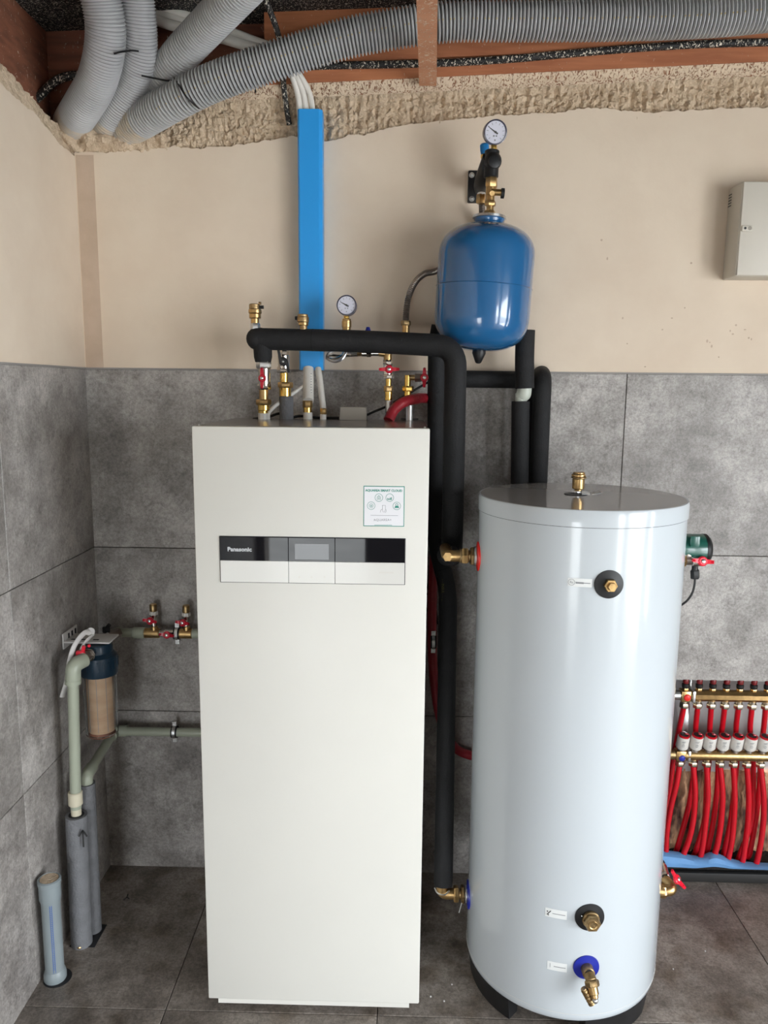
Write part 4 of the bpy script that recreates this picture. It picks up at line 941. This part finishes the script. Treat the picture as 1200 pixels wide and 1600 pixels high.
# console and armatures above the vessel
YG = YV
ar = thing('vessel_console', 'black wall console with gauge and brass valves above the blue vessel', 'console', at(742, 290, 0))
a = at(733, 266, -.01); b = at(752, 317, -.01)
obj('wall_plate', MB().rbox(((a.x + b.x) / 2 + .01, -.006, (a.z + b.z) / 2), (b.x - a.x + .025, .014, a.z - b.z), .004), 'blackp', ar)
for y in (274, 311): q = at(737, y, -.014); obj('bolt', MB().cyl(q, q + V((0, -.004, 0)), .0085).sphere(q + V((0, -.006, 0)), .0055, 12), 'steel', ar)
p_ = spline(P3((752, 296, -.01), (752, 290, -.05), (755, 280, -.10), (762, 262, -.15), (768, 248, YG)), 6)
obj('arm', MB().tube(p_, [.022 + .006 * i / len(p_) for i in range(len(p_))], 20), 'blackp', ar)
obj('head', MB().cyl(at(769, 235, YG), at(767, 278, YG), .0215).sphere(at(770, 252, YG - .008), .0262, 20), 'blackp', ar)
obj('head_cap', MB().lathe([(.018, 0), (.018, .006), (.012, .008)], at(772, 253, YG - .03), (.2, -1, 0), 24), 'blackp', ar)
gauge(ar, at(774, 206.5, YG - .012), (.10, -1, -.22), 18.2 * mpp(774, 206, YG), 148)
vstack(ar, YG, [('gauge_stem', 772, 226, 237, 4.5, 'hex', 'brass_y')])
obj('blue_cap', MB().lathe([(.0115, 0), (.0135, .010), (.0135, .026), (.010, .030)], at(757.5, 241, YG + .06), (-.08, 0, 1), 20), 'bluecap', ar, 'blue cap of the small air vent')
obj('vent_body', MB().cyl(at(756, 262, YG + .06), at(757, 240, YG + .06), .0085).hex(at(757, 248, YG + .06), at(757, 241, YG + .06), .011), 'brass_y', ar)
vstack(ar, YG, [('upper_nut', 768, 277, 293, 8.8, 'hex', 'brass'), ('valve_body', 767, 292, 306, 8, 'cyl', 'brass'), ('nipple', 766, 305, 318, 6.6, 'cyl', 'brass'), ('middle_nut', 766, 314, 322, 8.2, 'hex', 'brass'), ('short_stub', 765.5, 321, 332, 5.8, 'cyl', 'brass'), ('lower_nut', 765, 329, 341, 8.2, 'hex', 'brass'), ('base_stub', 764.5, 340, 352, 7, 'cyl', 'brass')])
obj('side_arm', MB().cyl(at(768, 300, YG - .01), at(784, 301, YG - .01), .0095), 'brass', ar)
obj('side_knob', MB().lathe([(.0145, 0), (.0145, .009), (.010, .010)], at(783, 302, YG - .01), (1, 0, -.05), 24).cyl(at(783, 302, YG - .01), at(787, 302, YG - .01), .0145), 'blackp', ar)
obj('round_boss', MB().cyl(at(769, 302, YG - .01), at(769, 302, YG - .024), .0085), 'brass', ar)
vstack(ar, YG + .05, [('left_nut', 751.5, 304, 318, 7.2, 'hex', 'brass'), ('left_collar', 752, 301, 306, 6.5, 'cyl', 'white_pipe')])

# ================================================================ ELECTRICAL BOX
bx = thing('wall_box', 'beige white electrical box on the plaster wall at the right edge', 'electrical box', (2.3, 0, 2.1))
X0, Z0_, Z1_ = 2.078, 2.105, 2.383
obj('housing', MB().rbox((X0 + .15, -.049, (Z0_ + Z1_) / 2), (.30, .096, Z1_ - Z0_), .005), 'box_side', bx)
obj('front_cover', MB().rbox((X0 + .152, -.098, (Z0_ + Z1_) / 2), (.296, .010, Z1_ - Z0_ - .004), .0035), 'boxw', bx)
mb = MB()
for k in range(5): z = 2.362 - .0085 * k; mb.box((X0 - .0002, -.018, z), (.0016, .022, .0026))
obj('vent_slots', mb, 'gap', bx)
q = at(1167, 357, -.104); la = obj('latch', MB().rbox((q.x, -.105, q.z), (.033, .008, .017), .003), 'boxw', bx)
obj('latch_hole', MB().cyl((q.x - .007, -.1086, q.z), (q.x - .007, -.1096, q.z), .0038), 'gap', la)
obj('latch_disc', MB().cyl((q.x + .007, -.1086, q.z), (q.x + .007, -.110, q.z), .006), 'greybox', la)

# ================================================================ WATER FILTER CORNER
FY = -.27
fcx, fcy = .105, FY
zc1 = at(152, 1004, FY).z; zc0 = at(152, 1050, FY).z; zb0 = at(152, 1146, FY).z
fr_ = .0555
fi = thing('water_filter', 'water filter with clear bowl and navy head mounted on the left tiled wall', 'water filter', (fcx, fcy, zb0))
o = (fcx, fcy, 0)
obj('head', MB().lathe([(fr_ * .75, zc1), (fr_ * .80, zc1 - .004), (fr_ * .80, zc1 - .028), (fr_ * 1.02, zc1 - .040), (fr_ * 1.05, zc0 + .004), (fr_ * 1.0, zc0 - .004)], o, n=40), 'navy', fi, 'navy blue filter head')
mb = MB()
for k in range(20): th = 2 * pi * k / 20; mb.box((fcx + fr_ * 1.04 * cos(th), fcy + fr_ * 1.04 * sin(th), (zc0 + zc1 - .03) / 2), (.004, .004, .030), Matrix.Rotation(th, 3, 'Z'))
obj('head_ribs', mb, 'navy', fi)
obj('cartridge', MB().lathe([(.040, zb0 + .014), (.0415, zb0 + .018), (.0415, zc0 - .003), (.03, zc0)], o, n=36), 'cartridge', fi, 'tan filter cartridge inside the bowl')
mb = MB()
for k in range(9): th = 2 * pi * k / 9 - 1.45; mb.box((fcx + .0418 * cos(th), fcy + .0418 * sin(th), (zb0 + zc0) / 2 + .005), (.0015, .0012, zc0 - zb0 - .03), Matrix.Rotation(th, 3, 'Z'))
obj('cartridge_lines', mb, 'ink_soft', fi)
obj('bowl', MB().lathe([(.044, zb0), (.050, zb0 + .006), (fr_ * .96, zc0 - .002), (fr_ * .96 - .003, zc0 - .002), (.047, zb0 + .009), (.042, zb0 + .004)], o, n=40), 'bowl', fi, 'clear plastic bowl')
obj('bowl_base', MB().lathe([(.036, zb0 - .004), (.042, zb0 + .004), (.040, zb0 + .014)], o, n=36), 'wood_dark', fi)
br_ = obj('bracket', MB().rbox((.078, FY + .02, zc1 + .006), (.145, .085, .006), .002), 'white_p', fi, 'white mounting bracket')
obj('bracket_plate', MB().rbox((.004, FY + .03, zc1 + .008), (.006, .105, .050), .002), 'white_p', br_)
mb = MB()
for dy in (-.015, .01, .035): mb.rbox((.0075, FY + .03 + dy, zc1 + .014), (.002, .010, .022), .0008)
for dx in (.03, .06, .1): mb.rbox((dx, FY + .0, zc1 + .0092), (.018, .008, .0016), .0006)
obj('bracket_slots', mb, 'gap', br_)
# inlet valve in front of the filter
zv = at(138, 1025, -.34).z
iv = thing('inlet_valve', 'small valve with bright red handle in front of the water filter', 'valve', (.09, -.35, zv))
obj('valve_body', MB().hex((.10, -.315, zv), (.10, -.340, zv), .017).cyl((.10, -.338, zv), (.098, -.372, zv - .003), .0145), 'dirty', iv)
obj('silver_ring', MB().cyl((.10, -.330, zv), (.10, -.336, zv), .0205), 'chrome', iv)
c = at(126, 1021, -.36); obj('handle', MB().rbox(c, (.026, .016, .018), .004).tube([c + V((.006, 0, .006)), c + V((.012, .0, .024))], .006, 10).sphere(at(139, 1009, -.35), .0055, 10), 'redh_b', iv)
ov = thing('outlet_valve', 'dark nickel valve with black handle in the corner behind the filter', 'valve', at(172, 992, -.10))
q = at(172, 993, -.10); obj('valve_body', MB().cyl(q + V((-.016, -.04, -.01)), q + V((.002, .0, 0)), .0155).hex(q + V((-.002, -.012, 0)), q + V((.026, .022, .006)), .017), 'dirty', ov)
c = at(166, 984, -.135); obj('handle', MB().rbox(c, (.024, .012, .022), .004).tube([c + V((.0, 0, .004)), c + V((.012, 0, .018))], .0065, 8), 'blackp', ov)
obj('screw', MB().sphere(at(168, 990, -.15), .005, 8), 'steel', ov)
# grey green riser in front
px_, py_ = .066, -.405
ze = at(116, 1042, py_).z; zl = at(122, 1258, py_).z
ri = thing('riser_pipe', 'grey green vertical plastic pipe with elbow in front of the water filter', 'pipe', (px_, py_, zl))
tp_ = V((.082, py_, ze))
obj('pipe', MB().tube([V((px_, py_, zl - .01)), V((.080, py_, ze - .01))], .0165, 20), 'ppr', ri)
obj('elbow', MB().tube(fillet([V((.0795, py_, ze - .045)), V((.082, py_, ze + .004)), V((.100, -.365, zv - .003))], .03, 8), .0225, 22), 'ppr', ri)
obj('elbow_rim', MB().tube([V((.0790, py_, ze - .052)), V((.0797, py_, ze - .040))], .0238, 22), 'ppr', ri)
cp = at(122, 1247, py_); obj('coupling', MB().cyl((px_, py_, cp.z - .022), (px_, py_, cp.z + .022), .0215), 'ppr_y', ri, 'cream coupling')
z_s = at(122, 1273, py_).z
obj('lower_pipe', MB().cyl((px_, py_, z_s - .03), (px_, py_, cp.z), .0155), 'ppr_y', ri)
sl_ = thing('foam_sleeve_pipe', 'grey foam sleeve with a black arrow standing on the floor at the left wall', 'pipe sleeve', (px_ - .006, py_, 0))
obj('sleeve', MB().tube(resample([V((px_ - .006, py_, 0)), V((px_ - .003, py_, z_s * .5)), V((px_, py_, z_s))], .03), .0325, 26), 'grey_foam', sl_)
obj('sleeve_mouth', MB().cyl((px_, py_, z_s - .001), (px_, py_, z_s + .0012), .023), 'gap', sl_)
mb = MB(); q = at(130, 1311, py_ - .033); w_ = .0022
mb.box(q, (.0040, .0030, .052)); R1 = Matrix.Rotation(radians(32), 3, 'Y'); R2 = Matrix.Rotation(radians(-32), 3, 'Y')
mb.box(q + V((-.006, 0, .019)), (.0042, .003, .024), R1); mb.box(q + V((.006, 0, .019)), (.0042, .003, .024), R2)
obj('arrow_mark', mb, 'ink', sl_)
sl2 = thing('foam_sleeve_pipe', 'second grey foam sleeve standing just behind the one with the arrow', 'pipe sleeve', (px_ + .014, py_ + .05, 0))
z_s2 = at(140, 1226, py_ + .05).z
obj('sleeve', MB().tube(resample([V((px_ + .008, py_ + .060, 0)), V((px_ + .012, py_ + .060, z_s2))], .03), .0255, 24), 'grey_foam', sl2)
pp = thing('supply_pipe', 'grey green plastic pipe running low along the corner to the cabinet', 'pipe', (px_ + .03, py_ + .05, z_s2))
zq = .553
obj('pipe', MB().tube(fillet([V((px_ + .012, py_ + .060, z_s2 - .03)), V((px_ + .012, py_ + .060, zq - .015)), V((.060, -.055, zq)), V((.56, -.050, zq))], .03, 8), .0155, 20), 'ppr', pp)
obj('elbow', MB().tube(fillet([V((.064, -.095, zq)), V((.060, -.053, zq)), V((.105, -.050, zq))], .025, 8), .0195, 20), 'ppr', pp)
obj('lower_elbow', MB().tube(fillet([V((px_ + .012, py_ + .060, zq - .05)), V((px_ + .012, py_ + .060, zq - .013)), V((px_ + .011, py_ + .11, zq - .010))], .025, 8), .019, 20), 'ppr', pp)
gl = tag(obj('brass_scrap', MB().tube(spline([at(119, 1477, Z=.004), at(124, 1481, Z=.008), at(130, 1476, Z=.006)], 5), .004, 8), 'brass'), 'small brass scrap on the floor at the foot of the grey sleeve', 'scrap')
# pipe with tees at back wall
zp = at(240, 989, -.055).z
tp2 = thing('distribution_pipe', 'grey green pipe with brass tees and red valve handles left of the cabinet', 'pipe', (.12, -.055, zp))
X = lambda px: at(px, 989, -.055).x
def hp_(nm, a, b, r, m, k='cyl', dz=0): return xcyl(tp2, nm, (X(a), -.055, zp + dz), (X(b), -.055, zp + dz), r, m, k)
hp_('pipe', 178, 226, .0150, 'ppr'); hp_('union', 208, 227, .0195, 'ppr'); hp_('collar', 181, 188, .0185, 'ppr'); hp_('brass_tee', 226, 250, .0175, 'brass'); hp_('ball_valve', 249, 272, .0140, 'chrome'); hp_('brass_tee', 280, 301, .0175, 'brass'); hp_('outlet_pipe', 300, 330, .0165, 'ppr')
hp_('valve_neck', 270, 281, .012, 'chrome')
for cx in (240, 291):
    x = at(cx, 960, -.055).x
    def zz(y): return at(cx, y, -.055).z
    off = 0 if cx == 240 else -2
    seg(tp2, 'tee_branch', (x, -.055), .0125, 'cyl', 'brass', zp, zz(978))
    seg(tp2, 'valve_body', (x, -.055), .0125, 'cyl', 'chrome', zz(978), zz(955 - off))
    seg(tp2, 'pale_tag', (x, -.055), .0135, 'hex', 'capw', zz(961 - off), zz(955 - off))
    seg(tp2, 'brass_cap', (x, -.055), .0125, 'cyl', 'brass_d', zz(955 - off), zz(945 - off))
    seg(tp2, 'cap_rim', (x, -.055), .0115, 'cyl', 'brass', zz(945 - off), zz(943.5 - off))
    butterfly(tp2, at(cx - 5, 970 - off * 1.5, -.085), (-.2, -1, .2), (1, 0, -.12), .0125, .025, 'redh')
butterfly(tp2, at(261, 992, -.088), (0, -1, .2), (1, 0, -.1), .0125, .025, 'redh')
def clamp(x, z, Y, r, label, group='pipe clamps on the back wall'):
    c = thing('pipe_clamp', label, 'clamp', (x, 0, z), group)
    obj('rubber_ring', MB().lathe([(r + .001, -.010), (r + .006, -.010), (r + .006, .010), (r + .001, .010)], (x, Y, z), (1, 0, 0), 28, cap=False), 'blackp', c)
    obj('metal_band', MB().lathe([(r + .0062, -.005), (r + .008, -.005), (r + .008, .005), (r + .0062, .005)], (x, Y, z), (1, 0, 0), 28, cap=False), 'steel', c)
    for s in (-1, 1):
        zz_ = z + s * (r + .014); obj('ear', MB().rbox((x, Y - .001, zz_), (.015, .003, .017), .001, seg=1).rbox((x, Y + .003, zz_), (.015, .003, .017), .001, seg=1), 'steel', c)
        obj('screw', MB().cyl((x, Y - .006, zz_), (x, Y + .008, zz_), .0040), 'steel', c)
    obj('rod', MB().cyl((x, Y + r + .004, z), (x, .002, z), .004), 'steel', c)
clamp(at(277, 990, -.055).x, zp, -.055, .0155, 'pipe clamp beside the red valve handles left of the cabinet')
clamp(at(273, 1142, -.050).x, zq, -.050, .0155, 'pipe clamp on the lower grey green pipe left of the cabinet')
clamp(at(677, 1003, -.05).x, at(677, 1003, -.05).z, -.05, .0165, 'pipe clamp in the gap between cabinet and tank')
# white filter spanner
sp_ = spline(P3((142, 990, -.30), (134, 988, -.32), (124, 997, -.34), (115, 1012, -.36), (109, 1032, -.37), (106, 1052, -.375), (104, 1066, -.375), (97, 1089, -.38)), 8)
sp = thing('filter_spanner', 'curved white plastic filter spanner hanging at the left wall behind the pipe elbow', 'spanner', sp_[0])
obj('handle', MB().tube(sp_, .0085, 12, flat=.6), 'white_p', sp)
obj('ring_end', MB().lathe([(.0125, -.006), (.0125, .006)], sp_[0] + V((.0, 0, .006)), (.3, -1, .3), 20), 'white_p', sp)
sp2 = spline(P3((146, 991, -.30), (139, 997, -.32), (130, 1008, -.34), (122, 1024, -.345)), 6)
obj('second_jaw', MB().tube(sp2, .0045, 8), 'white_p', sp)
# drain stub
dx_, dy_ = .034, -.555
dzt = at(80, 1372, dy_).z
dr = thing('drain_pipe', 'short grey blue plastic drain pipe with cap standing by the left wall', 'drain pipe', (dx_, dy_, 0)); rD = .0268
obj('pipe', MB().lathe([(rD, .006), (rD, dzt - .075), (rD * 1.14, dzt - .062), (rD * 1.14, dzt - .014)], (dx_ + .008, dy_, 0), n=36), 'drain', dr)
obj('bottom_collar', MB().lathe([(rD * 1.10, 0), (rD * 1.20, .004), (rD * 1.20, .018), (rD * 1.12, .028), (rD, .034)], (dx_ + .008, dy_, 0), n=36), 'drain', dr)
obj('cap', MB().lathe([(rD * 1.18, dzt - .018), (rD * 1.22, dzt - .014), (rD * 1.22, dzt - .003), (rD * 1.05, dzt), (rD * 1.0, dzt - .003)], (dx_ + .008, dy_, 0), n=36), 'drain', dr)
obj('cap_dust', MB().lathe([(rD * .97, dzt - .003), (rD * .97, dzt - .001)], (dx_ + .008, dy_, 0), n=30), 'mortar', dr, 'dusty brown top of the cap')
mb = MB(); dth = -1.15
for t0 in (dth - .10, dth + .10):
    d = V((cos(t0), sin(t0), 0)); mb.box(V((dx_ + .008, dy_, .16)) + d * (rD + .0003), (.0010, .0012, .245), Matrix.Rotation(t0, 3, 'Z'))
for k in range(38):
    z = .05 + .0059 * k; mb.box(V((dx_ + .008, dy_, z)) + V((cos(dth), sin(dth), 0)) * (rD + .0001), (.0008, .0045, .0010), Matrix.Rotation(dth, 3, 'Z'))
obj('blue_print', mb, 'drain_blue', dr)
tag(obj('floor_hole', MB().lathe([(.040, 0), (.040, .0012)], (dx_ + .014, dy_ + .002, .0002), n=30), 'gap'), 'dark gap in the floor round the foot of the drain pipe', 'hole')
tag(obj('floor_hole', MB().rbox((px_ + .002, py_ + .034, .0008), (.080, .105, .0014), .0004), 'gap'), 'dark gap in the floor round the feet of the grey foam sleeves', 'hole')
tag(obj('twig', MB().tube(spline([at(193, 1406, Z=.003), at(198, 1402, Z=.006), at(200, 1397, Z=.01)], 4), .0018, 6).tube([at(198, 1402, Z=.005), at(202, 1404, Z=.003)], .0015, 6), 'blackp'), 'small dark twig on the floor left of the cabinet', 'debris')
for px, py, lab in ((706, 1538, 'tiny white crumb on the floor between cabinet and tank, farthest'), (673, 1557, 'tiny white crumb on the floor beside the lower cabinet corner'), (694, 1564, 'tiny white crumb on the floor between cabinet and tank, nearest'), (1102, 1486, 'tiny pale crumb on the floor tile right of the tank'), (1052, 1514, 'tiny flat pale chip on the floor close to the tank base')):
    q = at(px, py, Z=.002); tag(obj('crumb', MB().sphere(q, .0028, 6, (1, 1.2, .7)), 'white_p'), lab, 'debris', 'crumbs on the floor')

# ================================================================ FLOOR HEATING MANIFOLD
YM = .012
s21 = (at(1198, 1087, YM).x - at(1070, 1087, YM).x) / 6
bx0 = at(1070, 1087, YM).x; zu = at(1130, 1087, YM).z; zl_ = at(1130, 1180, YM).z
mu = thing('manifold_bar', 'upper brass manifold bar with red dot in the wall niche', 'manifold', (bx0, YM, zu))
xs_ = bx0 - .012; xe_ = bx0 + s21 * 9
NC = 9
obj('bar', MB().lathe([(.0195, .030), (.0205, .032), (.0205, xe_ - xs_)], (xs_, YM, zu), (1, 0, 0), 8, phase=pi / 8), 'brass', mu)
obj('end_block', MB().rbox((bx0 - .0, YM, zu), (.034, .038, .040), .004), 'brass', mu); obj('joint', MB().rbox((bx0 + .026, YM, zu), (.010, .040, .042), .002), 'steel', mu)
obj('end_union', MB().cyl((bx0 - .018, YM, zu), (bx0 - .045, YM, zu), .017), 'steel', mu)
obj('red_dot', MB().sphere((bx0 + .002, YM - .020, zu - .002), .0125, 14, (1, .35, 1)), 'red', mu)
ml = thing('manifold_bar', 'lower brass manifold bar with blue dot below the white caps', 'manifold', (bx0, YM, zl_))
obj('bar', MB().lathe([(.0190, 0), (.0195, .002), (.0195, xe_ - xs_)], (xs_, YM, zl_), (1, 0, 0), 24), 'brass', ml)
obj('end_block', MB().rbox((bx0 - .002, YM, zl_), (.036, .036, .038), .004), 'brass', ml); obj('joint', MB().rbox((bx0 + .026, YM, zl_), (.010, .038, .040), .002), 'steel', ml)
obj('end_union', MB().cyl((bx0 - .020, YM, zl_), (bx0 - .042, YM, zl_), .0185), 'brass_d', ml)
obj('blue_dot', MB().sphere((bx0 + .0, YM - .0185, zl_ - .006), .0115, 14, (1, .35, 1)), 'bluering', ml)
for k in range(NC):
    x = bx0 + s21 * k
    obj('connector', MB().cyl((x, YM, zu - .018), (x, YM, zu - .030), .012).hex((x, YM, zu - .028), (x, YM, zu - .046), .0165), 'nickel_d', mu)
    obj('seat', MB().hex((x, YM, zu + .018), (x, YM, zu + .028), .012), 'brass', mu)
    obj('connector', MB().cyl((x, YM, zl_ - .017), (x, YM, zl_ - .026), .012).hex((x, YM, zl_ - .025), (x, YM, zl_ - .042), .0160), 'nickel_d', ml)
    obj('seat', MB().cyl((x, YM - .004, zl_ + .014), (x, YM - .004, zl_ + .032), .0130), 'dirty', ml)
obj('wall_bracket', MB().rbox((bx0 + .024, .055, (zu + zl_) / 2), (.024, .012, zu - zl_ + .11), .002), 'steel', mu)
# flow meters (thing each) and valve caps (thing each)
fm = thing('flow_meter', 'flow meter on the upper manifold bar, leftmost', 'flow meter', (bx0, YM, zu + .028), 'flow meters on the upper bar')
obj('black_base', MB().lathe([(.0105, 0), (.0125, .004), (.0125, .014), (.009, .018)], (bx0, YM, zu + .027), n=18), 'blackp', fm)
obj('red_top', MB().lathe([(.0090, .016), (.0105, .020), (.0105, .034), (.008, .038)], (bx0, YM, zu + .027), n=18), 'darkred', fm)
ordn = ('leftmost', 'second from the left', 'third from the left', 'fourth from the left', 'fifth from the left', 'sixth from the left', 'seventh from the left')
for k in range(1, 7): dup(fm, (bx0 + s21 * k, YM, zu + .028), 'flow meter on the upper manifold bar, ' + ordn[k])
czb = zl_ + .030
vc = thing('valve_cap', 'white valve cap with red rim on the lower manifold bar, leftmost', 'valve cap', (bx0, YM - .006, czb), 'white valve caps on the lower bar')
tilt = V((.05, -.18, 1)).normalized(); o = V((bx0, YM - .006, czb))
obj('cap_body', MB().lathe([(.0190, 0), (.0212, .004), (.0205, .044), (.0190, .048)], o, tilt, 28), 'capw', vc)
obj('red_rim', MB().lathe([(.0192, .047), (.0190, .053), (.0150, .054)], o, tilt, 28, cap=False), 'redpipe', vc)
obj('red_tab', MB().rbox(o + tilt * .053 + V((.010, .006, 0)), (.012, .012, .006), .002), 'redpipe', vc)
obj('black_core', MB().lathe([(.0150, .049), (.0140, .0535)], o, tilt, 24), 'blackp', vc)
mb = MB()
for i, (dz, wd) in enumerate(((.033, .018), (.029, .012), (.022, .008), (.018, .014), (.013, .010))):
    mb.box(o + V((-.004, -.0225 - dz * .15 * .0, dz)) + V((0, -.18 * dz, 0)), (wd * .8, .0012, .0009))
obj('cap_print', mb, 'ink_soft', vc)
for k in range(1, 7): dup(vc, (bx0 + s21 * k, YM - .006, czb), 'white valve cap with red rim, ' + ordn[k])
# red pipes
RP = 'red heating pipes in the niche'
low = [((1065, 1197), (1057, 1225), (1048, 1262), (1042, 1300), (1040, 1337)), ((1086, 1197), (1086, 1235), (1084, 1275), (1077, 1310), (1067, 1337)), ((1106, 1197), (1106, 1240), (1103, 1280), (1099, 1315), (1094, 1341)),
       ((1130, 1197), (1129, 1240), (1127, 1280), (1122, 1315), (1116, 1337)), ((1149, 1197), (1148, 1240), (1147, 1275), (1144, 1310), (1138, 1341)), ((1171, 1197), (1170, 1240), (1169, 1280), (1165, 1315), (1161, 1342)), ((1192, 1197), (1193, 1240), (1193, 1280), (1189, 1315), (1183, 1345))]
for k, pts_ in enumerate(low):
    p_ = [V((bx0 + s21 * k, YM, zl_ - .035))] + [at(x, y, YM + (.0 if i < 2 else .004)) for i, (x, y) in enumerate(pts_)][1:]
    p_.append(p_[-1] + V((-.006, .005, -.03)))
    tag(obj('red_pipe', MB().tube(spline(p_, 8), .0100, 12), 'redpipe'), 'red heating pipe below the lower bar, ' + ordn[k], 'pipe', RP)
rear = [((1061, 1140), (1054, 1175), (1047, 1225), (1040, 1270), (1032, 1330)), ((1087, 1140), (1088, 1175), (1083, 1215), (1076, 1260), (1058, 1325)), ((1109, 1140), (1109, 1175), (1104, 1225), (1101, 1280), (1087, 1330)),
        ((1128, 1140), (1123, 1175), (1121, 1225), (1115, 1280), (1106, 1325)), ((1150, 1140), (1152, 1175), (1148, 1225), (1142, 1280), (1131, 1333)), ((1172, 1140), (1176, 1175), (1177, 1225), (1175, 1280), (1157, 1333)), ((1193, 1140), (1188, 1175), (1187, 1225), (1181, 1280), (1172, 1330))]
for k, pts_ in enumerate(rear):
    p_ = [V((bx0 + s21 * k, YM, zu - .040))] + [at(x, y, YM + .040) for x, y in pts_]
    p_.append(p_[-1] + V((-.006, .005, -.03)))
    tag(obj('red_pipe', MB().tube(spline(p_, 8), .0095, 12), 'redpipe'), 'red heating pipe hanging from the upper bar, ' + ordn[k], 'pipe', RP)
p_ = spline([V((bx0 - .055, YM, zl_ + .005)), V((bx0 - .06, YM + .005, zl_ - .05)), V((bx0 - .068, YM + .01, zl_ - .14)), V((bx0 - .085, YM + .02, .05))], 8)
tag(obj('red_pipe', MB().tube(p_, .0145, 14), 'redhose'), 'thicker dark red pipe at the left end of the manifold', 'pipe')

p_ = spline(P3((664, 905, -.02), (671, 925, -.012), (677, 940, -.012), (672, 958, -.012), (664, 945, -.015), (668, 928, -.02), (680, 948, -.014), (683, 975, -.012)), 8)
tag(obj('black_cable', MB().tube(p_, .0035, 8), 'blackp'), 'black cable loops on the wall in the gap beside the cabinet', 'cable')
mb = MB()
for px, py in ((1035, 515), (1050, 497), (1170, 528), (1174, 530), (1141, 517), (1109, 535), (1112, 541), (1123, 558), (1105, 533), (1150, 508), (1164, 515), (1145, 522), (980, 537), (949, 404), (973, 497), (1080, 411), (1008, 573), (1070, 481), (940, 375)):
    q = at(px, py, -.0012); mb.sphere(q, .0042, 6, (.6 + random.random() * .5, .12, .5 + random.random() * .9))
obj('plaster_splashes', mb, 'plaster_damp', wall_back, 'small darker splashes on the plaster near the right edge', stuff=True)
